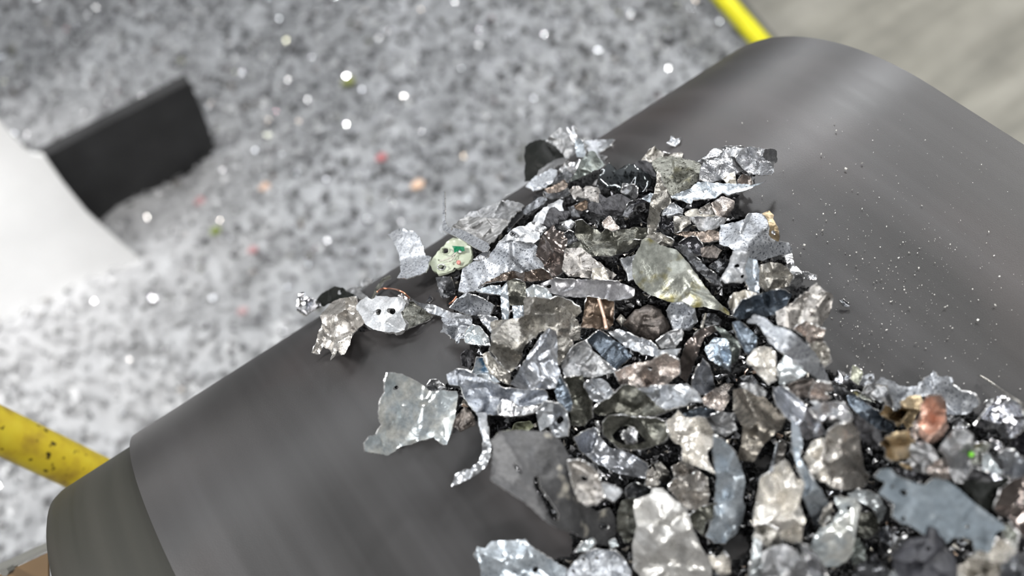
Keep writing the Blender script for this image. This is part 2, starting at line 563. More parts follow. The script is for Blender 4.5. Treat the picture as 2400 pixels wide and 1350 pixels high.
def heap_heights(text):
    """how high the middle of the pile rises over the belt, from how densely the scrap lies"""
    cv = np.zeros((GY, GX))
    gu, gv = np.meshgrid((np.arange(GX) + .5) * CELL, (np.arange(GY) + .5) * CELL)
    G = np.stack([gu.ravel(), gv.ravel()], 1)
    for line in text.strip().splitlines():
        if line.startswith('#') or not line.strip(): continue
        f = line.split('|'); ox, oy, sc = ZONES[f[2]]
        p = np.array([[float(c) for c in q.split(',')] for q in f[3].split()]) / sc + (ox, oy)
        lo, hi = p.min(0), p.max(0)
        m_ = (G[:, 0] > lo[0]) & (G[:, 0] < hi[0]) & (G[:, 1] > lo[1]) & (G[:, 1] < hi[1])
        k = np.where(m_)[0]
        cv.ravel()[k[inside(G[k], p)]] = 1
    cv[int(1350 / CELL):, int(1150 / CELL):] = 1; cv[int(950 / CELL):, int(2390 / CELL):] = 1
    for rad in (9, 7):
        for ax_ in (0, 1):
            cv = sum(np.roll(cv, k, ax_) for k in range(-rad, rad + 1)) / (2 * rad + 1)
    return .034 * smoothstep((cv - .5) / .5)


SOFT = {'char', 'rubber', 'pcb', 'black', 'moss', 'mossgreen', 'glass', 'fibre', 'darkbrown'}
DARK = {'dark', 'darkolive', 'steel', 'blacksteel', 'steelblue', 'bronze', 'bronzegloss', 'rust', 'green', 'tandark', 'copper', 'gold'}
CATS = {'fragment': 'scrap', 'block': 'scrap metal', 'wire': 'wire'}
INFO = {}

PIECES = """
# name|mat|zone|outline|opts|label
curved_plate|black|A|215,1085 230,760 215,620 240,470 300,410 480,350 580,350 620,400 700,410 780,480 900,600 930,700 800,760 620,850 480,930 430,1000 330,1060|t=-.3,.9 c=.6 b=480,600,9,330 p=.02|black curved plate standing on edge at the far left tip of the pile
metal_shard|lead|A|590,390 700,250 850,150 880,160 890,230 1000,240 1060,330 1090,400 1060,560 1010,680 940,680 880,600 780,490 690,420|t=.1,1 c=3|mottled dull grey shard leaning against the black curved plate
metal_splinter|bright|A|945,130 990,140 1020,200 1060,210 1050,130 1090,110 1130,150 1115,230 1150,300 1110,400 1070,390 1020,300 970,210|t=0,1 c=2 z=3|bright twisted splinter poking up highest at the far end of the pile
metal_shard|zinc|A|1265,370 1500,350 1810,350 1740,430 1640,510 1600,540 1560,550 1500,640 1420,590 1330,560 1290,520 1340,440 1270,400|t=-.1,.1 c=1|pale pointed shard whose sharp tip lies farthest right in the far cluster
metal_shard|bluezinc|A|1100,370 1180,330 1240,370 1300,580 1270,670 1140,660 1110,520|t=.3,.8 c=1|narrow pale blue-grey flap just below the bright twisted splinter
metal_strip|lead|A|430,990 480,890 620,790 780,690 900,670 960,690 900,780 760,830 680,880 720,980 560,1010|t=-.2,.3 c=1|pinkish grey tongue-shaped strip lying across the foot of the black curved plate
metal_shard|dark|A|700,1140 800,990 860,920 960,890 1090,930 1020,1100 960,1110 880,1070|t=0,.1|dark shard in the gap under the rolled green-grey sheet
metal_shard|galv|A|240,1190 300,1100 400,1010 520,960 640,880 740,870 800,900 770,1020 700,1120 570,1200 480,1230 370,1270 340,1230|t=-.1,.45 c=1.5 j=3|light grey leaf-shaped shard with frayed tip, in front of the black curved plate
crumpled_foil|bright|A|790,910 900,800 980,740 1100,760 1180,700 1230,720 1180,850 1130,910 1070,950 960,890 860,930|t=0,.5 c=4|small crinkled silvery foil between the grey leaf and the rolled green-grey sheet
metal_shard|bright|A|1490,650 1560,620 1680,640 1620,700 1640,790 1570,770|t=.1,.2 c=2|small bright frayed scrap at the right end of the rolled green-grey sheet
rolled_sheet|green|A|1000,1110 1100,960 1150,850 1210,720 1310,630 1350,570 1420,545 1490,590 1500,650 1560,720 1640,790 1560,860 1300,970 1150,1050|t=0,.5 c=1 b=1330,760,9,230|dark green-grey sheet rolled like a tube near the far end
metal_shard|zinc|B|910,170 950,150 960,90 990,100 1010,130 1095,110 1060,170 1010,210 960,205|t=0,.4 c=2|tiny silvery shard lying alone on the bare belt beyond the pile
# far right cluster
metal_plate|tan|B|870,280 940,300 1080,285 1110,300 1090,350 960,360 870,330|t=0,.3 c=1.5|thin taupe tab behind the mossy grey lump
crumpled_plate|tan|B|620,375 690,270 770,215 800,250 880,290 870,330 790,390 650,420|t=0,.7 c=3|shiny taupe curl rising behind the mossy grey lump
metal_shard|char|B|490,440 560,390 640,380 700,400 740,420 760,500 800,590 700,540 600,480|t=0,.4 c=4|blackened crinkled shard between the clear glassy sheet and the mossy lump
foil_sheet|foil|B|1555,225 1600,210 1700,215 1815,210 1800,260 1720,350 1640,340 1560,270|t=0,.3 c=2|narrow silver sliver behind the crackled foil sheets
foil_sheet|foil|B|1270,390 1380,320 1460,230 1540,250 1640,320 1710,345 1720,370 1830,480 1740,540 1600,600 1400,640 1300,600 1290,500 1340,400|t=-.1,.35 c=3|crackled grey foil sheet right of the mossy lump
foil_sheet|foil|B|1720,350 1780,270 1850,215 1960,225 2060,250 2130,235 2210,265 2200,330 2205,400 2170,420 2170,500 2150,550 1980,550 1860,530 1820,480 1740,390|t=-.3,.3 c=4|crackled silver foil sheet at the far right corner of the pile
glassy_sheet|glass|B|105,600 150,490 240,405 330,500 470,415 560,450 690,530 740,600 720,680 640,740 600,760 400,770 200,690|t=.1,.55 c=.3 e=2.5|clear glassy sheet with bluish curved lower edge
mossy_lump|moss|B|740,390 830,340 960,330 1090,350 1240,380 1310,430 1300,500 1270,640 1180,710 1080,760 960,810 900,720 860,620 800,530 740,430|t=0,.5 c=3 b=1020,520,9,230|speckled grey-green lump in the middle of the far cluster
crumpled_foil|cream|B|1580,600 1640,530 1710,510 1730,660 1620,660|t=0,.5 c=4|small cream crumb of foil on the upper edge of the bluish blade
crumpled_foil|scale|B|1740,610 1800,540 1900,570 1915,650 1860,680 1750,670|t=0,.6 c=4|pinkish silver crumb at the right end of the bluish blade
metal_sliver|bluezinc|B|960,800 1060,760 1200,700 1270,630 1500,640 1700,655 1840,655 1900,670 2080,620 1960,680 1800,740 1640,780 1560,760 1480,820 1400,830 1220,840 1200,890 1100,850 990,820|t=-.1,.25 c=.6 p=.002|long bluish blade with a needle tip pointing right
crumpled_foil|bright|B|380,760 400,650 520,660 570,700 560,800 530,830 470,790|t=0,.6 c=4|bright crumpled nugget resting on the clear glassy sheet
metal_strip|blacksteel|B|410,1000 560,840 640,790 720,760 690,860 560,900 500,1010|t=0,.3 c=1|black glossy strip under the clear glassy sheet
metal_shard|bluezinc|B|620,830 720,760 800,780 830,880 700,870|t=0,.4 c=1|blue-grey sliver tucked behind the tan foil spike
metal_lump|taupe|B|1270,960 1420,880 1490,1010 1390,1040|t=0,.3 c=2|taupe wedge left of the pinkish scaly lump
metal_lump|scale|B|1430,880 1560,800 1640,820 1710,860 1700,940 1620,1040 1540,1060 1480,1010|t=-.1,.5 c=3 d=7|pinkish scaly lump with a glittering face under the bluish blade
metal_shard|cream|B|1110,1000 1200,945 1280,950 1300,1010 1500,1020 1500,1060 1150,1050|t=0,.3 c=2|cream flake left of the pinkish scaly lump
metal_lump|galv|B|860,1010 900,900 1000,880 1110,950 1100,1030 1000,1060 880,1040|t=0,.6 c=3|whitish rounded chunk right of the tan foil spike
tan_cup|tan|B|980,1030 1170,1030 1190,1120 1100,1190 1040,1240 980,1210|t=.3,.6 c=1|smooth taupe cup-shaped scrap below the whitish chunk
folded_sheet|lead|B|1170,1040 1500,1040 1610,1060 1560,1130 1480,1170 1380,1210 1300,1190 1240,1110|t=0,.2 c=1 e=3|pale grey folded leaf below the pinkish scaly lump
tube_fragment|blacksteel|B|810,1060 900,1020 960,1100 985,1020 1000,1230 900,1190 830,1180|t=0,.6 c=2|dark shiny tube fragment beside the smooth taupe cup
metal_bar|bronze|B|1000,1240 1080,1210 1300,1220 1430,1190 1520,1210 1540,1310 1400,1340 1300,1330 1100,1270|t=0,.3 c=1|glossy brown bar left of the pale saddle-shaped plate
# centre far (C zone)
bronze_sliver|bronze|C|720,180 860,120 990,60 1070,0 1130,100 1090,180 1000,210 860,260 740,240|t=0,.7 c=1 p=.01|thin brownish translucent blade in front of the grey leaf-shaped shard
metal_strip|dark|C|700,200 790,250 1000,230 1130,150 1160,250 1120,300 950,330 800,340 720,290|t=0,.3 c=3|dark crinkled strip with bright rims below the brownish blade
metal_strip|steel|C|60,920 110,700 300,540 480,420 620,320 740,310 770,360 700,440 600,500 520,570 440,620 350,620 200,770 90,950|t=-.2,.3 c=2|long dark grey strip along the far left slope of the pile
pitted_plate|taupe|C|1150,190 1230,120 1330,125 1380,170 1440,130 1560,120 1670,150 1690,230 1660,290 1700,350 1680,420 1560,390 1480,330 1380,320 1290,310 1260,360 1220,310 1180,240|t=0,.4 c=2 o=1620,215,20;1400,190,24;1540,240,14|taupe pitted plate with dark holes near the clear glassy sheet
copper_chip|rust|C|1240,460 1440,365 1485,400 1470,520 1380,560 1250,520|t=0,.5 c=.6|red-brown chip under the taupe pitted plate
charred_fibre|char|C|1690,250 1800,330 2000,250 2100,270 2250,370 2230,500 2120,640 1800,660 1620,620 1500,570 1480,450 1560,390 1680,410|t=0,.3 c=5 d=4|black charred fibrous clump right of the red-brown chip
metal_strip|dark|C|2090,640 2200,400 2290,380 2290,490 2190,670|t=.2,.5 c=1|narrow dark strip at the right of the black charred clump
metal_shard|dark|C|1130,490 1230,460 1350,660 1200,660|t=0,.4 c=1.5|dark wedge left of the red-brown chip
splash_plate|white|C|500,770 560,640 640,570 700,510 760,470 1000,345 1050,380 1030,440 1060,550 1000,590 900,520 830,560 800,640 790,720 740,790 620,780|t=-.1,.4 c=3|whitish splash-shaped shard around a charred lump
charred_lump|char|C|770,600 800,520 900,480 1000,560 1180,560 1200,620 1100,710 990,710 960,790 860,850 740,870 690,790|t=0,.4 c=4 d=4|charred grey lump framed by the whitish splash-shaped shard
crumpled_foil|bright|C|380,810 500,740 640,760 760,850 720,910 560,970 430,910|t=0,.4 c=4|crinkled silver foil behind the grey plate with an eyelet
metal_crumb|bright|C|960,860 1000,760 1180,700 1260,760 1180,860 1050,910|t=0,.5 c=5|glittering crumb cluster behind the glossy brown knob
metal_shard|dark|C|1060,960 1150,900 1290,960 1300,1060 1200,1140 1080,1160|t=.2,.5 c=2 e=3|small dark curl with bright rim right of the glossy brown knob
# left far (D zone)
fibrous_plate|lead|D|1000,330 1060,280 1180,250 1300,200 1460,160 1550,150 1690,195 1600,300 1520,385 1400,380 1200,380 1060,390|t=-.1,.2 c=1 j=3|light grey rough plate at the belt edge behind the bent strip with a needle
fibrous_plate|fibre|D|830,470 990,340 1200,350 1380,360 1530,385 1470,460 1340,620 1270,660 1100,580 1000,510 900,505|t=-.2,.35 c=2.5 j=3|grey fibrous plate with combed lines behind the bent strip
metal_plate|galv|D|920,1210 940,1100 960,1000 970,950 1100,860 1230,830 1340,720 1400,630 1500,600 1650,600 1780,640 1860,700 1860,820 1920,870 1930,950 1700,990 1600,1010 1450,1020 1380,1060 1250,1120 1150,1200 1000,1230|t=-.05,.35 c=2 b=1600,800,5,260|large speckled pale grey plate right of the circuit board fragment
eyelet_plate|white|D|1380,640 1470,570 1560,480 1640,445 1720,455 1800,500 1870,520 1880,600 1800,650 1650,625 1500,615|t=0,.5 c=1 o=1555,540,16 b=1640,540,3,120|whitish domed plate with a round eyelet hole above the speckled pale plate
circuit_board_fragment|pcb|D|580,890 640,800 760,660 840,600 930,590 1000,640 1060,690 1080,780 1050,870 990,920 870,950 760,1000 680,1010 620,960|t=.0,.5 c=.5 x=2.2 o=765,738,44;692,848,12;868,896,10;725,930,34 p=.008|pale green circuit board fragment with holes near the left edge of the pile
bent_strip|galv|D|740,40 760,40 768,380 802,460 960,490 1100,560 1270,650 1290,690 1260,740 1200,745 1100,690 950,600 800,530 742,500 730,460 736,300|t=0,.45 c=.7 f=700,440,900,440,.8 j=.25|bent grey strip with a long thin needle standing straight up
bent_bracket|galv|D|100,545 200,490 300,480 400,510 460,570 510,680 530,790 600,810 575,910 545,990 440,1020 330,1060 195,1060 245,985 240,870 210,740 170,640|t=.0,.25 c=1 f=200,860,560,790,.9 p=.004|bent bracket with an upright curved blade at the left belt edge
metal_crumb|dark|D|650,1050 760,1040 830,1040 870,1150 880,1240 800,1290 740,1300 700,1230 650,1220 690,1170|t=0,.5 c=4|ragged grey crumb lying below the circuit board fragment
metal_shard|bright|D|1090,840 1200,760 1290,740 1270,810 1160,850|t=0,.4 c=2|small silvery sliver between the circuit board fragment and speckled plate
brown_scrap|bronzegloss|D|1830,800 1850,700 1900,560 2000,470 2040,430 2070,490 2150,520 2200,620 2170,720 2210,830 2200,960 2020,1060 1960,1000 1920,900 1890,850|t=.2,.6 c=2 b=2060,640,8,160|glossy brown knob-shaped scrap with a bright highlight
ridged_scrap|bronze|D|1170,1150 1380,1040 1450,1000 1560,970 1660,1000 1720,980 1900,940 1990,1000 2020,1070 1880,1090 1700,1100 1510,1100 1440,1090 1300,1110|t=0,.4 c=4|brown ridged scrap along the lower edge of the speckled pale plate
metal_strip|bluezinc|D|1130,1200 1300,1140 1420,1150 1430,1260 1300,1240 1180,1225|t=0,.2 c=.8|narrow pale blue strip under the lower tip of the speckled plate
# centre (I zone)
scoop_plate|darkolive|I|290,170 300,60 350,50 420,110 500,150 560,100 640,130 760,110 870,110 900,170 830,240 680,240 500,230 340,230|t=0,.5 c=2 b=560,170,-7,220|dark concave scoop-shaped plate left of the tan foil spike
metal_strip|darkolive|I|230,250 330,210 500,215 700,215 800,205 850,220 700,300 580,330 400,335 300,310|t=0,.3 c=2|dark curved lip lying in front of the concave scoop-shaped plate
metal_shard|scale|I|500,70 560,20 600,60 640,120 580,140 520,110|t=0,.5 c=3|pinkish bright crumb inside the concave scoop-shaped plate
foil_spike|tan|B|800,500 835,520 860,640 940,760 970,870 920,920 850,970 800,1160 780,1280 690,1240 680,1100 700,1000 720,870 770,740 790,600|t=.3,1 c=3 p=.006|tall tan foil spike standing beside the mossy lump
metal_lump|tan|I|830,200 880,150 960,150 1060,210 1050,260 960,250 880,200|t=0,.4 c=4|fuzzy taupe crumple above the large olive plate
metal_strip|blacksteel|I|1090,240 1180,180 1240,180 1290,250 1280,330 1200,310|t=.3,.4 c=1|dark glossy oval shard left below the glossy brown bar
metal_strip|darkbrown|I|1270,270 1380,250 1440,290 1400,350 1280,340|t=0,.3 c=1|dark brown curved shard below the glossy brown bar
metal_strip|dark|I|1060,260 1150,240 1240,340 1320,420 1430,500 1440,570 1380,560 1250,450 1150,330|t=.3,.3 c=2|long dark strip running down right of the large olive plate
metal_strip|steel|I|1340,410 1420,350 1520,370 1500,440 1440,480 1390,450|t=.2,.3 c=2|dark grey slats left of the bone-white casting
saddle_plate|galv|I|1420,170 1430,90 1540,70 1615,46 1655,0 1710,-5 1760,5 1800,70 1830,120 1870,215 1960,230 1990,290 1980,330 1900,320 1760,370 1640,350 1500,270 1420,235|t=-.1,.4 c=2 b=1640,240,6,150|large pale grey saddle-shaped plate at the right side of the pile
brown_ear|gold|B|2030,1000 2110,970 2170,1020 2160,1070 2210,1150 2240,1280 2220,1330 2150,1300 2110,1250 2120,1160 2090,1060|t=-.3,.5 c=1 o=2165,1225,26|yellow-brown ear with a hole on the right edge of the saddle-shaped plate
frayed_foil|bright|I|1930,330 1990,310 2000,390 2060,450 2180,480 2180,520 2080,510 2060,570 1980,610 1930,590 1980,510 1960,430|t=-.2,.4 c=4|frayed bright foil hanging off the right side of the pile
crumpled_ball|tan|I|1730,560 1730,440 1740,400 1800,380 1880,385 1950,420 2000,490 1960,570 1880,600 1790,610|t=0,.5 c=4 b=1840,470,7,110|tan crumpled ball below the saddle-shaped plate
metal_flap|bluezinc|I|1640,340 1720,370 1730,440 1730,650 1660,610 1620,520 1610,420|t=-.3,.6 c=2|pale bluish flap right of the bone-white casting
bone_casting|white|I|1430,510 1500,380 1520,300 1580,285 1640,300 1645,360 1620,430 1640,510 1590,550 1530,540 1460,550|t=0,.5 c=2 d=5 o=1558,410,18;1600,492,15|bone-white casting with two dark eye holes
metal_shard|cream|I|1490,700 1530,620 1620,600 1710,620 1710,660 1620,690 1560,730 1510,760|t=0,.4 c=4|cream crumpled scrap below the bone-white casting
wrinkled_sheet|steelblue|I|1520,790 1600,680 1700,640 1830,600 1900,590 1990,630 1950,710 1880,780 1780,810 1660,820 1570,830|t=0,.4 c=5|dark blue wrinkled sheet left of the brown rough plate
rough_plate|taupe|I|1860,770 1960,720 2060,640 2180,550 2230,600 2310,640 2300,740 2220,880 2120,890 2000,910 1880,860|t=-.3,.3 c=2 j=3|brown rough plate standing out on the right side of the pile
crumpled_foil|scale|I|2000,900 2090,840 2150,870 2250,910 2220,1010 2130,1030 2090,970|t=-.1,.4 c=4|bright pinkish crinkle below the brown rough plate
metal_shard|tan|I|2120,1020 2220,990 2280,1060 2290,1150 2250,1200 2150,1110|t=-.3,.3 c=3|tan crumpled shard hugging the right side of the big grey leaf
metal_shard|white|I|640,360 740,330 820,290 770,390 760,510 710,530 690,450|t=.2,.6 c=1.5|white curled rim along the upper left edge of the large olive plate
metal_plate|taupe|I|220,270 340,270 480,380 560,440 620,480 560,540 430,510 240,490 190,430|t=0,.4 c=2|taupe plate between the glossy brown knob and the smooth dark bar
metal_crumb|cream|I|425,430 520,420 565,520 480,535 425,510|t=0,.5 c=2|small cream chip on top of the smooth dark bar
olive_plate|olive|I|740,490 740,380 820,200 870,190 960,250 1080,280 1180,390 1300,560 1400,680 1500,770 1500,800 1420,760 1300,730 1180,740 1000,680 880,640 780,570|t=-.15,.45 c=.55 b=1000,430,7,260 z=5|large olive-stained plate with pointed tip in the middle of the pile
flat_bar|steelgrey|I|20,550 130,505 300,515 500,520 620,530 760,590 750,650 690,670 600,680 400,660 200,650 90,620|t=0,.5 c=.7 o=88,572,18|smooth dark grey flat bar with a hole at its left end
bronze_plate|rust|I|340,890 385,650 480,665 600,685 590,870 540,910|t=0,.8 c=.7|brown square plate crossed by a bright copper strip
metal_lump|darkbrown|I|660,870 740,770 860,710 960,750 1040,880 1030,970 900,1000 750,950|t=0,.5 c=4 d=6|dark brown slag lump below the large olive plate
slag_lump|galv|I|1000,760 1040,700 1130,690 1230,740 1250,850 1190,920 1060,920|t=0,.5 c=4 d=6|whitish pitted slag lump right of the dark brown slag lump
slag_bead|tan|I|612,830 650,785 692,830 655,885|t=0,.5 c=1 d=5|tiny tan bead left of the dark brown slag lump
metal_leaf|steelblue|I|380,990 480,910 560,960 700,1060 740,1120 640,1190 600,1240 490,1100|t=-.2,.4 c=1.5|dark blue-grey leaf below the brown square plate
twisted_ribbon|zinc|I|550,930 640,900 760,960 880,1000 960,1070 1120,1050 1090,1110 960,1120 820,1100 680,1040|t=0,.4 c=3 e=2|pale twisted ribbon below the dark brown slag lump
metal_shard|lead|I|1020,930 1130,900 1130,980 1060,1060 960,1050 930,1000|t=0,.5 c=4|jagged grey scrap under the whitish pitted slag lump
steel_strip|dark|I|1270,860 1300,780 1380,780 1440,830 1430,870 1330,880|t=0,.4 c=2|dark curled end below the tip of the large olive plate
bronze_curl|bronzegloss|I|1100,1190 1160,1010 1260,910 1380,870 1420,910 1300,970 1260,1070 1210,1210 1160,1320 1110,1280|t=.3,.6 c=1 b=1200,1030,6,90|glossy brown curled sheet with a bright glint
metal_shard|green|I|1380,880 1450,900 1520,960 1590,1020 1560,1150 1500,1180 1470,1000|t=.2,.5 c=1.5|dark green shard behind the pale blue wrinkled nugget
metal_petal|steelblue|I|1520,850 1580,840 1650,900 1720,970 1700,1050 1640,1110 1570,990|t=.3,.5 c=1|dark blue petal left of the big grey leaf
wrinkled_nugget|bluebright|I|1300,1060 1380,970 1480,980 1520,1110 1510,1240 1420,1190 1340,1140|t=0,.6 c=6 d=3|pale blue wrinkled nugget inside the glossy brown curl
crumpled_bowl|creammetal|I|1625,1150 1690,1060 1770,1030 1860,1080 1860,1190 1870,1300 1800,1330 1700,1230|t=.2,.6 c=4|cream crumpled bowl under the big grey leaf
metal_flap|bluepale|I|1870,1200 1930,1110 2070,1170 2100,1250 1970,1340 1890,1340|t=-.2,.5 c=1|pale blue flap under the big grey leaf
folded_leaf|galv|I|1630,850 1690,790 1780,820 1850,880 1960,910 2060,980 2160,1080 2230,1180 2290,1320 2280,1360 2180,1290 2070,1200 1960,1120 1870,1060 1800,1000 1770,930 1720,860|t=-.4,.35 c=1 b=1960,1010,5,200 p=.004|big grey leaf-shaped fold arching over the right side
# left front (E)
metal_shard|lead|E|780,255 850,180 880,150 975,165 940,215 850,265|t=0,.3 c=3|tiny frayed scrap right on the belt's left rim
metal_shard|lead|E|640,310 700,275 800,250 810,300 900,370 830,400 740,360|t=0,.3 c=3|thin grey bridge scrap joining the black perforated piece and white block
perforated_scrap|black|E|310,410 380,330 520,255 620,270 640,310 750,345 700,390 600,400 480,440 400,480 340,490|t=0,.5 c=1.5 o=575,325,28|black perforated scrap at the left belt edge
metal_shard|chrome|E|80,440 100,340 160,320 190,380 270,400 350,440 360,500 270,530 180,600 80,540|t=-.1,.5 c=4 o=150,505,34|shiny claw-like scrap at the leftmost tip of the pile
metal_sliver|darkolive|E|950,400 1000,280 1080,160 1170,120 1185,160 1100,200 1060,260 985,390|t=0,.5 c=1|dark brown sliver rising behind the white block with two holes
metal_plate|darkolive|E|1330,440 1450,430 1560,510 1690,580 1640,640 1500,700 1370,760 1330,640 1320,540|t=-.1,.25 c=1|dark olive plate under the right side of the white block
metal_strip|zinc|E|1430,400 1500,440 1700,480 1900,560 2110,600 2130,650 1900,650 1750,605 1620,560 1500,475|t=0,.3 c=1.5|narrow grey strip reaching right from the white block with two holes
crumpled_sheet|warmzinc|E|250,1030 300,940 330,780 380,700 350,600 440,500 500,430 620,390 770,370 780,430 810,520 850,620 880,690 760,780 720,830 700,940 640,1050 590,1060 560,1000 520,1080 480,1120 500,1050 460,1000 380,960 350,1050|t=-.1,.3 c=5 b=560,600,6,160 p=.006|crumpled tan-grey sheet with ragged fingers left of the white block
white_block|white|E|770,480 840,410 900,370 960,410 1000,365 1100,370 1300,390 1360,450 1340,520 1290,560 1330,640 1360,700 1350,760 1260,795 1080,785 940,750 880,700 840,610 770,520|t=-.05,.5 c=1.5 x=3 o=1035,555,36;1185,545,46 p=.004|white cast block with two dark holes on the left of the pile
metal_crumb|chrome|E|1260,360 1310,340 1400,380 1390,420 1330,400|t=0,.5 c=2|shiny crumb at the end of the copper wire loop
metal_crumb|blacksteel|E|1600,430 1640,355 1670,410 1625,445|t=0,.3 c=2|small black chip on the belt below the circuit board fragment
metal_plate|galv|E|1880,510 1960,400 2060,330 2180,370 2300,420 2390,480 2340,600 2240,620 2060,580|t=-.1,.3 c=3|pale jagged plate below the speckled plate
ragged_sheet|galv|E|1770,620 1900,630 2110,635 2140,700 2080,790 2040,870 1990,880 1970,940 1920,880 1850,820 1760,790 1790,700|t=.1,.4 c=4 j=3|ragged pale curtain-like scrap on the left flank
metal_shard|bluepale|E|2040,810 2130,700 2220,730 2340,880 2345,945 2200,945 2050,915|t=.1,.5 c=3|pale blue shiny shard right of the ragged curtain-like scrap
# centre left (F)
metal_strip|zinc|F|500,500 640,490 740,540 680,600 700,700 640,700 600,620 540,570|t=.1,.5 c=2|pale blue sliver above the pale blue shiny shard
upright_strip|bluezinc|F|770,170 860,90 870,400 855,560 790,560 770,400|t=.4,.9 c=.7|upright pale strip left of the dark olive dome
olive_dome|darkolive|F|850,90 950,65 1055,120 1070,270 1030,390 930,400 860,370|t=.2,.8 c=1 b=950,220,6,100|dark olive dome with a bright spot
metal_shard|bluepale|F|1060,190 1150,130 1310,180 1370,270 1340,330 1180,300 1080,280|t=0,.5 c=2|pale rounded scrap right of the dark olive dome
metal_shard|bluezinc|F|905,380 1030,380 1050,540 920,540|t=0,.7 c=.8|small blue-grey panel below the dark olive dome
metal_shard|tan|F|1420,700 1600,780 1640,950 1500,1100 1420,1070|t=.2,.4 c=3|dark tan scrap right of the streaky folded leaf
crumpled_sheet|tan|F|650,560 820,540 1040,520 1030,400 1040,280 1200,290 1330,310 1440,270 1540,310 1700,400 1710,470 1640,530 1715,640 1705,790 1600,800 1560,770 1440,730 1420,720 1250,680 1120,780 1030,880 1010,1000 900,1150 850,1160 700,970 640,910 660,760|t=0,.45 c=7 j=3|large tan crumpled sheet at the centre left of the pile
metal_shard|bluepaint|F|420,1190 460,1090 490,990 570,1000 610,1110 680,1200 760,1280 600,1280 480,1250|t=0,.4 c=2|scrap with a bright blue paint patch on the left flank
metal_crumb|char|F|320,1070 300,960 370,900 440,910 450,1000 400,1120|t=0,.4 c=4|black crumb on the belt beside the blue painted scrap
curved_shard|tan|F|550,950 620,920 720,1040 880,1170 900,1320 780,1280 650,1180 590,1090|t=.3,.6 c=1 e=2|tan curved shard below the large tan crumpled sheet
folded_leaf|zincstreak|F|880,1300 960,1180 1040,1040 1200,800 1260,700 1330,640 1420,690 1440,900 1430,1050 1470,1180 1410,1350 1200,1370 1000,1360|t=0,.6 c=3 f=1200,1300,1330,640,-.4|streaky grey folded leaf below the large tan crumpled sheet
metal_lump|lead|I|180,1180 280,1040 370,990 430,1070 560,1190 620,1240 400,1280 220,1280|t=0,.4 c=4|dusty grey angular scrap right of the streaky folded leaf
metal_plate|darkolive|H|320,330 520,300 570,400 640,560 640,790 540,890 390,880 380,700 340,480|t=.2,.6 c=3|dark olive cracked plate in a shadowed gap
metal_lump|scale|I|600,1240 760,1170 880,1150 1000,1090 1110,1150 1110,1260 1000,1340 800,1370 640,1340|t=0,.45 c=4 o=880,1212,18|pinkish tan lump with a small dark hole in the pile centre
metal_lump|zinc|H|540,400 640,330 760,340 840,400 920,570 720,610 620,580|t=0,.5 c=5|bright dented lump left of the pinkish tan lump
upright_wedge|zincstreak|I|1205,1330 1240,1220 1290,1140 1345,1200 1390,1370 1300,1420 1215,1390|t=.1,.9 c=3|pale triangular wedge standing below the glossy brown curl
crumpled_foil|scale|H|1920,570 2050,470 2200,390 2300,400 2220,490 2260,560 2220,640 2180,710 2080,720 1950,640|t=0,.4 c=5|pinkish silver crumple right of the pale triangular wedge
metal_shard|steel|K|870,920 1010,890 1190,1100 1160,1150 1000,1070|t=.1,.3 c=2|dark grey sliver below the cream crumpled bowl
metal_leaf|steelblue|H|200,490 260,290 350,450 410,620 390,710 330,730 240,610|t=.4,.5 c=1|narrow steel-blue leaf right of the streaky folded leaf
# left front plate (G)
metal_strip|lead|G|770,350 850,255 930,245 1020,340 960,370 830,400|t=0,.4 c=3|small grey flap on the upper edge of the glossy cream plate
glossy_plate|creamblue|G|310,260 340,170 430,170 520,190 640,240 780,330 850,390 960,370 1140,390 1170,430 1130,700 1080,880 1040,1010 990,1020 880,920 740,960 620,1010 560,1020 480,1040 350,1140 80,1090 70,1000 130,910 200,900 270,780 235,700 250,500 310,400|t=-.15,.35 c=1.4 f=720,1000,760,300,.5 o=440,345,30 p=.004|large glossy cream and blue plate apart from the pile at lower left
metal_shard|darkbrown|G|1110,800 1140,690 1240,570 1330,640 1360,770 1200,850|t=0,.4 c=3|dark brown scrap between the glossy cream plate and curled strip
metal_plate|leadblue|G|1030,190 1150,120 1260,140 1400,210 1500,250 1640,300 1700,350 1830,360 2060,370 2180,370 2230,450 2170,560 2060,630 1900,670 1640,660 1390,660 1320,570 1240,460 1200,330 1060,300|t=0,.4 c=4|large speckled blue-grey plate above the curled strip
metal_shard|bright|G|1630,580 1690,470 1800,500 1880,570 2050,550 2180,520 2160,580 2000,650 1800,680 1650,660|t=0,.5 c=2|bright curved lip on the large speckled blue-grey plate
curled_strip|zinc|W|1116,966 1137,966 1143,1000 1147,1034 1151,1042 1149,1070 1139,1094 1118,1112 1090,1127 1058,1141 1067,1112 1078,1104 1104,1098 1123,1080 1129,1060 1132,1036 1126,1010|t=.3,.4 c=1 e=1.5|long curled strip hooking left onto the bare belt
metal_shard|mossgreen|G|1790,860 1840,760 2000,740 2050,800 1970,870 1850,900|t=0,.4 c=4|mossy green crumb above the slotted plate
frayed_curl|zinc|H|-20,720 100,600 250,630 340,720 370,900 340,1010 200,1030 140,900 30,980|t=.2,.6 c=3 o=265,820,46|frayed grey curl above the slotted plate
slotted_plate|leaddark|W|1150,1125 1155,1050 1150,1032 1172,1010 1215,1008 1290,1012 1320,1040 1345,1090 1350,1140 1372,1180 1400,1200 1430,1190 1443,1215 1443,1250 1430,1280 1395,1275 1370,1262 1345,1250 1310,1240 1285,1225 1220,1170|t=-.1,.4 c=.9 z=2 o=1416,1234,10 q=1250,1118:1262,1116:1268,1144:1288,1170:1310,1204:1308,1220:1292,1218:1274,1176:1252,1142;1202,1086:1216,1094:1224,1108:1219,1111:1208,1099 f=1180,1020,1330,1240,-.5 p=.004|large dark grey slotted plate in the left foreground
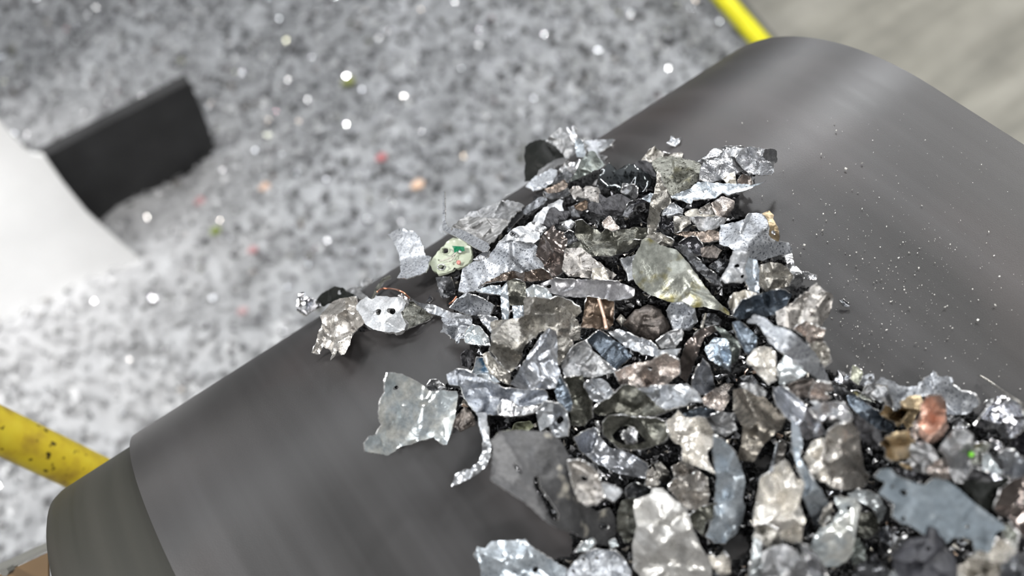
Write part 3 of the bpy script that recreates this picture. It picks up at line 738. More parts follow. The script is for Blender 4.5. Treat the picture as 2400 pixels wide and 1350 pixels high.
metal_shard|mossgreen|G|1560,1000 1620,880 1780,850 1860,900 1900,1000 1800,1040 1640,1040|t=0,.45 c=3 z=1|yellow-green stained rim on the upper corner of the slotted plate
metal_plate|taupe|L|1450,0 1600,-10 1720,60 1800,150 1850,300 1900,430 1800,500 1680,520 1580,480 1540,380 1490,180|t=-.1,.4 c=2 o=1650,205,38|taupe plate with a dark hole beside the slotted plate
metal_tab|white|L|1850,260 1960,280 2090,340 2070,410 1990,470 1890,420|t=0,.5 c=2|bright white tab right of the taupe plate with a hole
# centre front (H)
metal_leaf|zincstreak|W|1346,1025 1372,1010 1395,1000 1403,1020 1430,1050 1460,1056 1490,1070 1516,1086 1520,1122 1480,1117 1440,1107 1400,1087 1360,1057|t=-.1,.4 c=2 b=1440,1075,5,40|rounded grey leaf above the taupe plate with a hole
metal_pin|bright|W|1396,986 1404,986 1407,1012 1399,1014|t=0,1.2 c=.3|short bright pin standing on the rounded grey leaf
leaf_plate|darkolive|H|640,720 700,640 850,560 940,470 1000,410 1100,410 1190,460 1400,510 1480,610 1550,670 1650,670 1560,710 1400,760 1200,790 1000,790 850,770 720,770|t=0,.4 c=2 b=1100,600,6,200|dark leaf with olive tip in the centre foreground
folded_leaf|zinc|H|1170,450 1400,420 1600,410 1740,400 1860,480 1930,610 1800,620 1660,660 1500,700 1400,650 1290,540|t=0,.4 c=2.5 b=1550,530,-4,150|pale folded leaf lying over the dark leaf with olive tip
rolled_sheet|darkolive|H|760,860 830,770 980,765 1150,790 1400,800 1510,840 1550,980 1460,1080 1400,1110 1300,1150 1100,1170 950,1150 850,1070 770,990|t=.1,.5 c=2 b=1080,1000,-6,150 e=3 q=870,1000:980,890:1100,890:1200,985:1280,1070:1150,1115:1000,1105:900,1060|dark rolled sheet with a hollow black mouth in the centre foreground
metal_crumb|bright|H|975,990 1080,895 1175,950 1155,1110 1060,1100|t=0,.6 c=5|bright crumb inside the hollow mouth of the dark rolled sheet
metal_shard|steelblue|H|1690,750 1900,670 2080,700 2110,780 1960,820 1850,840|t=0,.4 c=1.5|dark blue-grey scrap above the cream crumpled foil
hooked_scrap|lead|H|1950,810 2130,725 2370,750 2390,830 2300,820 2350,930 2200,1010 2080,970 2010,890|t=.1,.4 c=2|hook-shaped grey scrap right of the cream crumpled foil
metal_shard|warmzinc|M|880,60 1000,0 1080,30 1220,130 1190,180 1020,210 900,240|t=0,.4 c=4|brownish angular scrap below the cream crumpled foil
crumpled_foil|creammetal|H|1510,830 1600,780 1650,710 1720,790 1850,790 1970,790 2060,950 2075,1090 1990,1210 1990,1290 2100,1460 1960,1400 1700,1310 1690,1110 1600,1100 1530,960|t=0,.5 c=5|cream crumpled foil with a pointed lower tip in the centre foreground
metal_shard|tan|M|665,40 740,10 830,110 870,230 780,260 715,210|t=.1,.6 c=2|tan upright chip above the large pale cone-shaped sheet
metal_shard|warmzinc|M|560,290 580,130 650,70 705,170 730,310 660,340|t=.1,.6 c=3|brown-grey chip left of the tan upright chip
metal_block|warmzinc|M|830,310 900,210 1020,180 1200,120 1290,200 1320,400 1290,510 1160,570 1060,570 950,470|t=0,.45 c=4 b=1120,350,5,150|warm grey dented block right of the large cone-shaped sheet
metal_plate|darkolive|M|1070,650 1200,550 1390,490 1370,650 1260,740 1250,880 1100,750|t=0,.4 c=2|dark olive plate between the dented block and the long blue leaf
dark_fold|tandark|N|290,260 500,240 640,330 800,490 910,600 860,730 790,770 650,910 530,1110 330,1090 390,900 400,700 290,500|t=.1,.45 c=3 b=600,700,6,140|dark brown folded sheet with a bright edge below the big grey leaf
metal_strip|lead|N|350,210 480,190 560,210 690,290 670,350 560,330|t=.1,.4 c=2|short grey strip across the top of the dark brown folded sheet
long_leaf|bluezinc|W|1672,1020 1700,1033 1722,1060 1737,1090 1747,1130 1741,1165 1747,1190 1740,1220 1726,1252 1700,1272 1674,1272 1654,1256 1671,1215 1674,1180 1679,1120 1670,1060|t=.2,.45 c=3 f=1660,1190,1745,1150,.5|long blue-grey leaf hanging down in the centre foreground
metal_sliver|taupe|N|740,1230 800,900 880,850 920,900 900,1100 840,1150|t=.2,.6 c=1|narrow brown blade beside a thin pale rod
# right centre (N)
metal_shard|darkbrown|N|930,220 1060,160 1210,140 1250,200 1210,350 1060,350 970,310|t=0,.4 c=2|dark brown square scrap under the tip of the big grey leaf
crumpled_foil|scale|N|1180,350 1230,200 1300,170 1440,200 1450,270 1350,300 1430,350 1390,400 1200,390|t=0,.5 c=5|shiny brown crinkle right under the tip of the big grey leaf
long_strip|zincstreak|N|750,230 880,230 1000,330 1090,400 1210,520 1310,650 1400,790 1300,820 1160,860 1070,790 980,640 890,560 790,420|t=-.3,.4 c=2 p=.002|long grey strip running diagonally below the big grey leaf
metal_disc|white|N|1180,400 1280,375 1320,430 1250,460|t=0,.5 c=1 d=3|small white cap on the shiny brown crinkle
crumpled_foil|bright|N|1190,470 1330,410 1480,410 1600,430 1680,540 1670,630 1600,670 1500,660 1400,660 1290,640|t=0,.5 c=6|bright twisted foil right of the long diagonal grey strip
crumpled_block|warmzinc|N|1200,1200 1330,1100 1340,930 1400,760 1500,670 1680,650 1770,740 1790,1000 1830,1200 1890,1290 1830,1410 1600,1445 1440,1410|t=0,.45 c=5 b=1580,1000,6,200|large warm grey crumpled block in the right foreground
crumpled_block|creammetal|N|1110,1080 1210,880 1330,820 1370,920 1330,1080 1340,1180 1250,1200|t=.2,.5 c=3|cream shard pressed against the left of the warm grey crumpled block
curved_strip|bluezinc|W|1855,985 1873,998 1882,1040 1874,1070 1887,1090 1907,1125 1927,1150 1942,1180 1947,1200 1936,1231 1909,1233 1894,1195 1881,1165 1887,1135 1868,1095 1856,1050|t=.2,.4 c=2|long curved pale strip dividing the right foreground
metal_shard|creammetal|P|850,20 1000,0 1090,80 1140,280 1000,230 910,150|t=.2,.5 c=3|cream wedge right of the long curved pale strip
# right (O)
metal_shard|dark|O|160,210 300,240 350,290 260,340 170,290|t=0,.2 c=1|dark facet under the bright faceted cube
faceted_cube|chrome|O|160,170 215,30 250,45 390,110 430,190 350,260 250,220|t=0,.4 c=3 d=4|bright faceted cube at the upper right of the heap
metal_leaf|olivepale|O|360,140 395,-20 440,0 505,40 515,120 470,210 420,180|t=0,.5 c=1|pale green pointed leaf right of the bright faceted cube
curled_ring|galv|O|465,200 520,105 580,75 640,85 650,170 590,210 520,225|t=0,.4 c=2 o=597,128,24|pale curled ring beside the pale green pointed leaf
metal_strip|olive|O|350,285 450,280 600,360 660,420 520,380|t=0,.2 c=1|thin olive edge below the bright faceted cube
metal_plate|lead|O|500,300 560,210 700,190 810,220 870,330 860,480 800,460 700,410 600,360|t=0,.4 c=2|pale grey plate below the pale curled ring
ragged_plate|galv|O|640,180 720,130 820,150 920,210 1010,230 1150,210 1270,120 1340,30 1380,110 1560,120 1570,200 1640,270 1760,300 1830,330 1880,410 1830,490 1740,550 1620,560 1500,560 1480,400 1300,320 1100,360 960,460 880,520 840,330 800,230|t=-.2,.35 c=2.5 j=3|ragged spotted grey plate behind the copper piece
metal_leaf|steelblue|O|320,330 420,330 570,440 710,540 860,690 880,770 780,770 600,690 470,570 350,450|t=-.1,.4 c=2|dark blue-grey leaf left of the gold crumple
metal_shard|char|O|400,560 560,640 700,740 740,850 680,960 560,880 470,800|t=0,.3 c=3|blackened scrap below the dark blue-grey leaf
crumpled_foil|gold|O|950,410 1050,335 1190,335 1230,420 1190,490 1130,570 1100,680 1030,740 970,650 920,730 870,640 780,600 710,550 780,440 910,530 950,480|t=0,.45 c=5|gold-brown crumple left of the copper piece
crumpled_foil|gold|O|715,900 780,820 900,755 1050,745 1080,830 1130,870 1060,960 1060,1070 960,1080 840,1100 770,1050 785,960|t=0,.45 c=4|golden tan chunk below the gold-brown crumple
metal_shard|scale|O|1080,760 1125,620 1190,700 1190,810 1110,860|t=.1,.5 c=3|pinkish white sliver between the gold-brown crumple and copper piece
metal_crumb|bright|O|1560,640 1640,590 1760,690 1780,770 1640,790 1570,740|t=0,.4 c=6|sparkling foil crumb right of the copper piece
metal_rock|lead|O|1030,990 1100,870 1230,870 1340,940 1400,1060 1300,1170 1240,1260 1100,1200 1040,1090|t=0,.4 c=4 d=5|grey grainy rock below the copper piece
copper_scrap|copper|O|1180,450 1240,380 1290,320 1420,330 1470,380 1490,500 1480,630 1520,710 1460,790 1420,850 1320,910 1230,870 1170,790 1170,700 1140,640 1190,540|t=-.1,.45 c=5 z=2|bright copper piece in the right foreground
metal_rock|scale|O|1240,1200 1390,1080 1480,1070 1540,1150 1550,1330 1400,1310 1280,1260|t=0,.4 c=3|pinkish grey rock above the slate blue painted plate
metal_rock|lead|O|1395,970 1460,870 1560,740 1700,730 1800,780 1820,900 1780,1000 1770,1200 1740,1350 1600,1370 1540,1260 1500,1120 1450,1030|t=0,.45 c=4 d=5|tall grainy grey rock right of the copper piece
metal_shard|lead|O|1930,440 1990,370 2050,370 2040,420 1960,460|t=0,.4 c=2|small grey curl at the top left of the mirror-bright plate
dark_lump|blacksteel|O|2240,900 2310,780 2440,740 2440,1150 2260,1060|t=0,.4 c=4|dark shiny lump at the right picture border under the mirror-bright plate
mirror_plate|chrome|O|1820,690 1950,500 2070,400 2060,365 2140,335 2230,335 2340,420 2400,560 2420,700 2280,830 2160,850 2070,720 1920,715|t=-.1,.5 c=3 p=.004|mirror-bright bent plate at the right border of the pile
olive_shard|olive|O|1740,1070 1800,910 1900,890 2010,900 1950,1000 1950,1140 1760,1140|t=0,.5 c=2|olive glassy shard with a tiny bright green fleck
metal_crumb|chrome|O|1980,910 2040,840 2130,890 2200,970 2100,990 2030,950|t=0,.4 c=4|white glinting chip under the mirror-bright plate
crumpled_foil|zinc|O|2040,1070 2170,970 2300,980 2440,1130 2440,1320 2280,1310 2140,1220|t=0,.4 c=6|silver crumpled foil at the right picture border
metal_shard|bluepale|O|1920,1020 1980,1010 2140,1240 2000,1250 1910,1200|t=.1,.5 c=1|pale triangular shard beside the olive glassy shard
crumpled_foil|chrome|O|1730,1290 1800,1170 1950,1230 2140,1250 2270,1170 2270,1290 2100,1330 1880,1360|t=0,.5 c=6|glittering crumpled rim above the black gap at the right
# bottom right (Q, P)
black_plate|black|Q|1620,270 1720,230 2000,240 2220,200 2150,400 2100,600 1900,540|t=0,.2 c=1|black plate in the gap right of the slate blue plate
dark_disc|bronzegloss|Q|2050,530 2140,330 2250,230 2440,160 2440,920 2300,820 2220,660 2100,640|t=-.2,.5 c=1 b=2250,480,6,250|dark brown glossy disc at the right picture border
metal_strip|blacksteel|Q|820,60 950,110 1150,120 1330,180 1330,230 1100,210 940,190|t=0,.3 c=1|black slim strip above the slate blue painted plate
metal_crumb|gold|Q|930,20 1000,30 1080,60 1130,110 1000,90|t=0,.4 c=3|yellow crumb just above the slate blue painted plate
metal_shard|darkolive|P|1430,870 1460,630 1570,590 1710,650 1700,810 1570,920|t=0,.4 c=2|dark olive leaf right of the white bird-shaped plate
curved_leaf|bluepale|P|1320,390 1450,340 1600,350 1710,430 1790,570 1750,680 1690,720 1670,610 1590,530 1470,480|t=-.2,.5 c=2|pale curved leaf left of the slate blue painted plate
metal_shard|steel|P|1690,790 1800,760 1960,950 1830,1080 1730,1060|t=0,.4 c=4|dark grey scrap below the notch of the slate blue plate
painted_plate|slate|Q|650,180 720,100 830,90 900,170 1060,240 1230,290 1320,210 1500,230 1640,330 1800,480 1920,560 2100,700 2200,790 2070,840 2030,1000 1990,1080 1830,1080 1800,920 1700,900 1560,900 1500,970 1450,890 1380,880 1370,780 1270,760 1240,870 1150,810 1050,750 960,730 860,650 880,500 700,380 780,260|t=-.15,.35 c=.5 z=2 o=990,372,42;985,678,30;855,305,22;1740,770,24 p=.004|large slate blue painted plate with holes in the right foreground
metal_strip|bright|P|1810,1090 1890,970 1990,850 2040,870 1970,980 1850,1120|t=0,.5 c=1|thin bright strip left of the dark rubber block
metal_shard|steel|P|1390,1340 1460,1200 1560,1170 1660,1070 1730,1200 1850,1310 1820,1440 1380,1440|t=0,.4 c=5|dark grey crumpled scrap at the bottom left of the dark rubber block
metal_shard|olive|Q|2110,750 2210,740 2330,850 2310,960 2190,920|t=0,.4 c=2|olive chip at the lower right end of the slate blue plate
crumpled_sheet|creammetal|Q|1600,1230 1700,1200 1800,1090 1860,1060 1990,1090 2100,910 2310,950 2290,1090 2170,1190 2090,1440 1640,1440|t=0,.45 c=6|cream crumpled sheet at the lower right below the slate blue plate
metal_shard|steel|Q|2130,1230 2290,1090 2440,1060 2440,1440 2080,1440|t=0,.4 c=3|dark grey scrap in the bottom right corner
rubber_block|rubber|Q|860,1110 980,960 1080,890 1250,880 1280,765 1385,800 1440,900 1480,1000 1570,1110 1620,1210 1640,1440 980,1440 870,1290|t=0,.4 c=2 d=9 o=1280,1030,32|dark blue-black rubber block with a slot hole at the bottom right
metal_shard|bluepale|P|1830,1320 1920,1250 2000,1330 2010,1440 1830,1440|t=0,.4 c=3|pale blue chip at the bottom picture border left of the rubber block
metal_shard|green|P|1370,1110 1440,890 1530,1000 1550,1160 1400,1230|t=0,.4 c=1.5|dark green scrap right below the white bird-shaped plate
bird_plate|creamblue|P|890,1020 950,870 1020,780 1150,740 1180,650 1240,600 1200,500 1170,410 1300,430 1420,430 1480,540 1450,680 1430,860 1390,1080 1310,1190 1200,1240 1050,1240 990,1130 950,1070|t=.1,.5 c=2 o=1345,555,30 b=1250,900,5,200 z=2|white bird-shaped plate with an eye-like hole in the right foreground
metal_shard|creammetal|P|990,730 1050,560 1150,470 1140,690 1050,780|t=.2,.5 c=2|cream chip between the long curved strip and bird-shaped plate
crumpled_plate|creammetal|P|220,770 250,500 310,200 430,130 500,50 560,0 640,10 710,170 820,260 775,500 835,700 790,940 680,965 550,910 470,820 370,740|t=-.05,.5 c=4|large bright cream crumpled plate in the foreground, wide black gap at its left
metal_shard|tan|P|220,900 270,750 380,730 510,800 560,950 550,1010 400,1010 340,980|t=.1,.5 c=3|taupe flake under the large bright cream crumpled plate
pale_strip|bluepale|P|170,1440 210,1100 240,890 310,930 345,1330 290,1440|t=.3,.6 c=1|pale upright strip at the bottom border below the cream crumpled plate
metal_rock|lead|P|330,1070 460,1000 600,980 730,1040 870,1250 910,1440 320,1440|t=0,.45 c=4 d=6|grey grainy lump at the bottom border below the cream crumpled plate
metal_strip|bright|P|780,970 860,1000 970,1110 1060,1240 1100,1440 940,1440 840,1200|t=.2,.5 c=4|bright narrow scrap at the bottom border left of the bird-shaped plate
# bottom centre (M, L)
metal_plate|dark|M|330,330 430,250 630,320 620,410 450,450 350,440|t=0,.4 c=1.5|dark neck piece at the top of the large cone-shaped sheet
metal_plate|darkolive|M|230,610 290,460 440,430 450,560 480,760 430,970 330,960 230,810|t=.2,.5 c=1|dark olive plate left of the large cone-shaped sheet
cone_sheet|warmpale|M|410,980 465,760 425,560 440,460 620,390 650,320 760,320 890,440 1040,560 1110,780 1210,1000 1330,1200 1350,1440 850,1440 560,1430 420,1260|t=0,.45 c=3 b=750,800,7,280|large pale cone-shaped sheet at the bottom centre
metal_crumb|creammetal|M|1300,1100 1400,1140 1480,1060 1560,1170 1560,1320 1440,1360 1330,1210|t=0,.4 c=5|cream crumb at the right foot of the large cone-shaped sheet
metal_tab|bluepale|L|1550,1070 1620,960 1740,900 1780,950 1700,1050|t=.1,.4 c=1|pale tab at the upper left of the perforated speckled plate
metal_tab|bluepale|L|1930,940 2010,920 2050,990 1960,1020|t=0,.4 c=1|small pale chip above the perforated speckled plate
blue_plate|bluezinc|L|350,1100 400,1010 480,1020 560,940 800,930 950,920 1020,1000 1150,1090 1300,1180 1430,1260 1460,1440 450,1440 420,1200|t=-.05,.4 c=2 o=1075,1275,36 e=2|pale blue plate with one round hole at the bottom left of the pile
speckled_plate|galv|L|1420,1330 1500,1220 1600,1120 1750,1040 1880,1040 2000,1060 2130,1180 2200,1290 2190,1440 1410,1440|t=0,.45 c=2 o=1640,1150,22;1795,1140,22;1520,1290,20 b=1800,1250,4,250|perforated speckled plate at the bottom border left of the cone-shaped sheet
metal_chip|steel|K|2035,20 2080,5 2165,70 2155,105 2090,85|t=0,.2 c=1|tiny dark chip lying alone on the belt right of the brown rough plate
"""

WORLD = .22
SPOT = 70.0
LIGHTS = [
    ('key_lamp', (-1.3, 1.3, 1.8), (.35, 0, 0), .5, .35, 80, (1, .99, .97)),
    ('hall_and_fill_lamp', (.6, 3.0, 2.6), (.4, .8, -.8), 2.4, .3, 38, (.95, .98, 1)),
    ('hall_and_fill_lamp', (2.23, 1.81, 1.75), (.5, 0, 0), .26, .20, 38, (.97, .98, 1)),
    ('hall_and_fill_lamp', (2.65, 3.45, .58), (.5, .1, 0), .5, .5, 18, (.97, .98, 1)),
    ('hall_and_fill_lamp', (3.0, .6, 1.6), (2.0, .7, -1.5), .4, 1.2, 66, (1, .98, .94)),  # added lamp, unseen, brightens the floor beyond the rail
    ('hall_and_fill_lamp', (-.4, -1.8, 2.4), (.4, 0, -.2), 1.0, .25, 80, (1, .98, .95)),  # added fill from the camera side for the front shards
    ('hall_and_fill_lamp', (1.0, -.5, 2.0), (.4, -.1, 0), .2, 1.0, 13, (.96, .98, 1)),
    ('hall_and_fill_lamp', (-.64, 4.9, 1.05), (.1, .1, 0), .9, .5, 16, (1, .97, .96)),  # put in for the broad sheen along the belt's left edge
]

HEAP = heap_heights(PIECES)
n_ = 0
for line in PIECES.strip().splitlines():
    if not line.strip() or line.startswith('#'): continue
    f = line.split('|')
    build_piece(n_, *f)
    n_ += 1


def surf_pt(u, v, lift):
    """a point above whatever scrap (or belt) lies at photo point u, v"""
    iy, ix = int(v / CELL), int(u / CELL)
    d = rays([[u, v]])
    w = near[max(iy - 1, 0):iy + 2, max(ix - 1, 0):ix + 2]
    t = t_belt(d)[0]
    if not np.all(np.isnan(w)): t = min(t, np.nanmin(w))
    return CAM + d[0] * (t - lift)


def wire(name, pts, r, mat, label, cat='wire'):
    C = np.array([surf_pt(*p) for p in pts])
    k = np.linspace(0, len(C) - 1, len(C) * 8)
    S = np.stack([np.interp(k, range(len(C)), C[:, i]) for i in range(3)], 1)
    for _ in range(6): S[1:-1] = (S[:-2] + 2 * S[1:-1] + S[2:]) / 4
    V, Fc = tube(S, r, 8)
    return tag(make(name, V, Fc, mat), label, cat, 'wires and rods among the scrap')


wire('copper_wire', [(884, 684, .002), (893, 677, .006), (912, 676, .009), (932, 679, .008), (948, 687, .005), (960, 699, .002)], .0006, M['wire'], 'thin copper wire loop rising behind the white block with two holes')
wire('copper_wire', [(1053, 712, .001), (1062, 706, .003), (1070, 695, .002)], .0006, M['wire'], 'short copper wire end on the belt below the circuit board fragment')
wire('copper_strip', [(1403, 700, .002), (1410, 723, .002), (1416, 745, .002), (1421, 769, .002)], .0011, M['palecopper'], 'straight pale copper strip lying on the brown square plate', 'wire')
wire('thin_wire', [(2297, 880, .004), (2318, 892, .006), (2338, 907, .008), (2366, 928, .006), (2400, 950, .004), (2425, 962, .004)], .0006, M['tan'], 'thin straight wire reaching from the mirror-bright plate over bare belt')
wire('pale_rod', [(1822, 1038, .004), (1815, 1070, .005), (1808, 1104, .004)], .001, M['galv'], 'thin pale rod beside the narrow brown blade', 'rod')
wire('thin_pin', [(1654, 735, .003), (1649, 752, .003), (1645, 766, .003)], .0009, M['cream'], 'tiny pale pin in the gap under the tip of the large olive plate', 'rod')

# parts on some pieces
def disc_on(parent, name, u, v, rad, mat, lift=.0006, sq=None):
    c = surf_pt(u, v, lift)
    n = -rays([[u, v]])[0] * .7 + np.array([0, 0, .5]); n /= np.linalg.norm(n)
    a = np.cross(n, [1, 0, 0]); a /= np.linalg.norm(a); b = np.cross(n, a)
    V, Fc = [], []
    rings = [(1, -.0012), (1, .0003), (.7, rad * .35), (.3, rad * .5)]
    K = 14
    for (s, h) in rings:
        for k in range(K):
            w = 2 * math.pi * k / K
            V.append(c + rad * s * (a * math.cos(w) + b * math.sin(w)) + n * h)
    for i in range(len(rings) - 1):
        for k in range(K):
            Fc.append((i * K + k, i * K + (k + 1) % K, (i + 1) * K + (k + 1) % K, (i + 1) * K + k))
    Fc.append(tuple((len(rings) - 1) * K + k for k in range(K))); Fc.append(tuple(range(K))[::-1])
    return child(name, V, Fc, mat, parent)


def ring_on(parent, name, u, v, rad, wid, mat, squash=.8):
    pts = []
    for k in range(29):
        w = 2 * math.pi * k / 28
        pts.append(surf_pt(u + rad * math.cos(w), v + rad * squash * math.sin(w), .0008))
    pts = np.array(pts)
    c = pts[:-1].mean(0)
    V, Fc = tube(pts, wid, 6, False)
    return child(name, V, Fc, mat, parent)


pcb = INFO['pale green circuit board fragment with holes near the left edge of the pile']['o']
V, Fc = slab([surf_pt(*p, .0008) for p in ((1059, 576), (1073, 577), (1088, 578), (1089, 588), (1078, 589), (1070, 593), (1065, 592), (1063, 583))], .0006, ROT[2])
tag(child('solder_mask', V, Fc, M['solder'], pcb, False), 'dark green patch on the board')
tag(disc_on(pcb, 'bead', 1075, 615, .0016, M['pink']), 'pink bead')
tag(disc_on(pcb, 'solder_blob', 1079, 589, .0013, M['bright']), 'silver solder blob')
ring_on(pcb, 'hole_rim', 1043, 588, 11, .0005, M['pcb'], .7)
ring_on(pcb, 'hole_rim', 1035, 626, 9, .0005, M['bright'], .7)
for (u0, v0, u1, v1, nm) in ((1030, 612, 1072, 590, 'trace'), (1048, 613, 1066, 598, 'trace')):
    C = np.array([surf_pt(u0 + (u1 - u0) * k / 8, v0 + (v1 - v0) * k / 8 + 5 * math.sin(k / 8 * 3.1), .0007) for k in range(9)])
    tv, tf = tube(C, .0005, 6)
    child(nm, tv, tf, M['cream'], pcb)
eye = INFO['whitish domed plate with a round eyelet hole above the speckled pale plate']['o']
tag(ring_on(eye, 'eyelet', 1201, 548, 5.2, .0005, M['steel'], .85), 'dark round eyelet rim')
ol = INFO['olive glassy shard with a tiny bright green fleck']['o']
lime, nt, bs = new_mat('lime_fleck'); bs.inputs['Base Color'].default_value = (.16, .55, .02, 1); bs.inputs['Roughness'].default_value = .4
tag(disc_on(ol, 'fleck', 2276, 1065, .0013, lime), 'bright green fleck')

# ------------------------------------------------------------------ fines under the shards, blackened as the shade of the gaps
def fill(A, it=2):
    A = A.copy()
    for _ in range(it):
        m_ = np.isnan(A)
        sh = [np.roll(np.roll(A, i, 0), j, 1) for i in (-1, 0, 1) for j in (-1, 0, 1)]
        with np.errstate(all='ignore'):
            av = np.nanmean(np.stack(sh), 0)
        A[m_] = av[m_]
    return A


import warnings
warnings.simplefilter('ignore')
top = fill(far, 3)
gu, gv = np.meshgrid((np.arange(GX) + .5) * CELL, (np.arange(GY) + .5) * CELL)
dall = rays(np.stack([gu.ravel(), gv.ravel()], 1))
tb_all = t_belt(dall).reshape(GY, GX)
hit = np.abs(h_belt(CAM + dall * tb_all.reshape(-1)[:, None])).reshape(GY, GX) < .0004
Ph = CAM + dall * tb_all.reshape(-1)[:, None]
Nh = np.where(Ph[:, 1:2] <= 0, np.array([[0, 0, 1.0]]), np.stack([0 * Ph[:, 0], Ph[:, 1], Ph[:, 2] + DRUM_R], 1) / DRUM_R)
hit &= (-(Nh * dall).sum(1)).reshape(GY, GX) > .22
for _ in range(2):
    hit = hit & np.roll(hit, 1, 0) & np.roll(hit, -1, 0) & np.roll(hit, 1, 1) & np.roll(hit, -1, 1)
gap = np.where(np.isnan(top), 0, np.maximum(tb_all - top - .004, 0))      # room under the lowest scrap
cov = ~np.isnan(far)
dens = cov.astype(float)
for ax_ in (0, 1):
    dens = sum(np.roll(dens, k, ax_) for k in range(-5, 6)) / 11
inner = dens > .80
gap = np.where(inner, gap, 0)
g2 = gap.copy()
for _ in range(3):                                                       # lower envelope, then smoothing
    g2 = np.minimum.reduce([np.roll(np.roll(g2, i, 0), j, 1) for i in (-1, 0, 1) for j in (-1, 0, 1)])
for _ in range(5):
    g2 = sum(np.roll(np.roll(g2, i, 0), j, 1) for i in (-1, 0, 1) for j in (-1, 0, 1)) / 9
g2 = np.minimum(g2, gap)
g2 = np.minimum(.6 * g2, .55 * HEAP)
pit = (HEAP > .003) & ~cov & (gv < 1362) & (gu < 2412)
g2 = np.where((gv < 1375) & (gu < 2425), g2, 0)
g2 = np.where(pit, .42 * HEAP + .0015, g2)
g2 = np.where(hit, g2, 0)
pit &= hit
mound = g2 > .0008
BLK = metal('shade_black_fines', (.004, .004, .0045), (.016, .0165, .018), .2, (.5, .7), 500, .5, spec=.2)  # near black, so the deep shade between shards is in the colour
# shade-black crumbs scattered over the mound and in the gaps between shards
cr_v, cr_f = [], []
cells = np.argwhere((inner & (gap > .0005) | pit) & hit & (gu < 2440) & (gv < 1400))
sel = cells[rng.integers(0, len(cells), 7000)]
def crumb(c, s, r_):
    ax = r_.normal(0, 1, (3, 3)); qx, _ = np.linalg.qr(ax)
    sh = np.array([[-1, -.6, 0], [.9, -.8, .2], [1.1, .7, -.1], [-.7, .9, .15], [0, 0, .55], [.1, 0, -.45]]) * r_.uniform(.6, 1.3, (6, 3)) * s
    b = len(cr_v)
    cr_v.extend((sh @ qx + c).tolist())
    for k in range(4):
        cr_f.append((b + k, b + (k + 1) % 4, b + 4)); cr_f.append((b + (k + 1) % 4, b + k, b + 5))
for (iy, ix) in sel:
    d = dall[iy * GX + ix]
    s = rng.uniform(.0006, .002)
    hh = max(g2[iy, ix] + s * .5, s * 2.6)
    c = CAM + d * (tb_all[iy, ix] - hh)
    crumb(c, s, rng)
# mound skin
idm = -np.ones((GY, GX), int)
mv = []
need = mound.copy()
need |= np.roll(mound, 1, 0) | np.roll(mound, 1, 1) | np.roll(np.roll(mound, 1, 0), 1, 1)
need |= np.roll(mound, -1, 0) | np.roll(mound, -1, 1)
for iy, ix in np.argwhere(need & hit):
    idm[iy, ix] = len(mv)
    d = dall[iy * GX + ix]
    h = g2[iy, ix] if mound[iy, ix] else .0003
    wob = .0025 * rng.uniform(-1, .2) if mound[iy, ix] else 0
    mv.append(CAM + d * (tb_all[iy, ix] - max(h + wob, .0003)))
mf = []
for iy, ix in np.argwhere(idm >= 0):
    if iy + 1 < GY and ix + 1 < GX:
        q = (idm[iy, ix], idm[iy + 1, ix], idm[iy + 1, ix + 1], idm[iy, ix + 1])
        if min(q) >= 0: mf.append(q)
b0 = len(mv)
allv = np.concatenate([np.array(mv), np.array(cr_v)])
fines = make('gap_shade_fines', allv, mf + [tuple(i + b0 for i in f_) for f_ in cr_f], BLK, None, False)
tag(fines, 'dark metal crumbs and fines coloured as the black shade in the gaps under the shards', 'metal fines', None, 'stuff')

# small metal chips caught between the shards
cr_v, cr_f = [], []
edge = (HEAP > .005) & (pit | np.roll(pit, 1, 0) | np.roll(pit, -1, 0) | np.roll(pit, 1, 1) | np.roll(pit, -1, 1)) & hit & np.isnan(near)
ec = np.argwhere(edge & (gu < 2420) & (gv < 1370))
for (iy, ix) in ec[rng.integers(0, len(ec), 560)]:
    d = dall[iy * GX + ix]
    t0 = tb_all[iy, ix] - g2[iy, ix]
    if not np.isnan(near[iy, ix]): t0 = min(t0, near[iy, ix])
    s = rng.uniform(.0010, .0031)
    c = CAM + d * (t0 - .0012 - s * .3)
    ax = rng.normal(0, 1, 3) + np.array([0, 0, .8]); ax /= np.linalg.norm(ax)
    e1 = np.cross(ax, rng.normal(0, 1, 3)); e1 /= np.linalg.norm(e1); e2 = np.cross(ax, e1)
    b = len(cr_v); k = int(rng.integers(4, 7)); asp = rng.uniform(.35, .9)
    ring = []
    for q_ in range(k):
        w = 2 * math.pi * q_ / k + rng.uniform(-.4, .4); r_ = s * rng.uniform(.6, 1.3)
        ring.append(e1 * math.cos(w) * r_ + e2 * math.sin(w) * r_ * asp + ax * s * .35 * math.cos(2 * w + 1))
    for sgn in (1, -1):
        for v_ in ring: cr_v.append(c + v_ + ax * sgn * .00025)
    cr_v.append(c + ax * (.00025 + s * .15)); cr_v.append(c + ax * (s * .15 - .00025))
    for q_ in range(k):
        n_ = (q_ + 1) % k
        cr_f.append((b + q_, b + n_, b + 2 * k)); cr_f.append((b + k + n_, b + k + q_, b + 2 * k + 1))
        cr_f.append((b + n_, b + q_, b + k + q_, b + k + n_))
chm, nt, bs = new_mat('small_chips'); L = nt.links.new
ge = nt.nodes.new('ShaderNodeNewGeometry')
r1 = ramp(nt, [(0, (.05, .05, .055)), (.3, (.16, .165, .175)), (.55, (.36, .36, .37)), (.75, (.30, .28, .25)), (.88, (.70, .70, .72)), (.97, (.48, .36, .28))], 'CONSTANT')
L(ge.outputs['Random Per Island'], r1.inputs[0]); L(r1.outputs[0], bs.inputs['Base Color'])
bs.inputs['Metallic'].default_value = .75; bs.inputs['Roughness'].default_value = .3
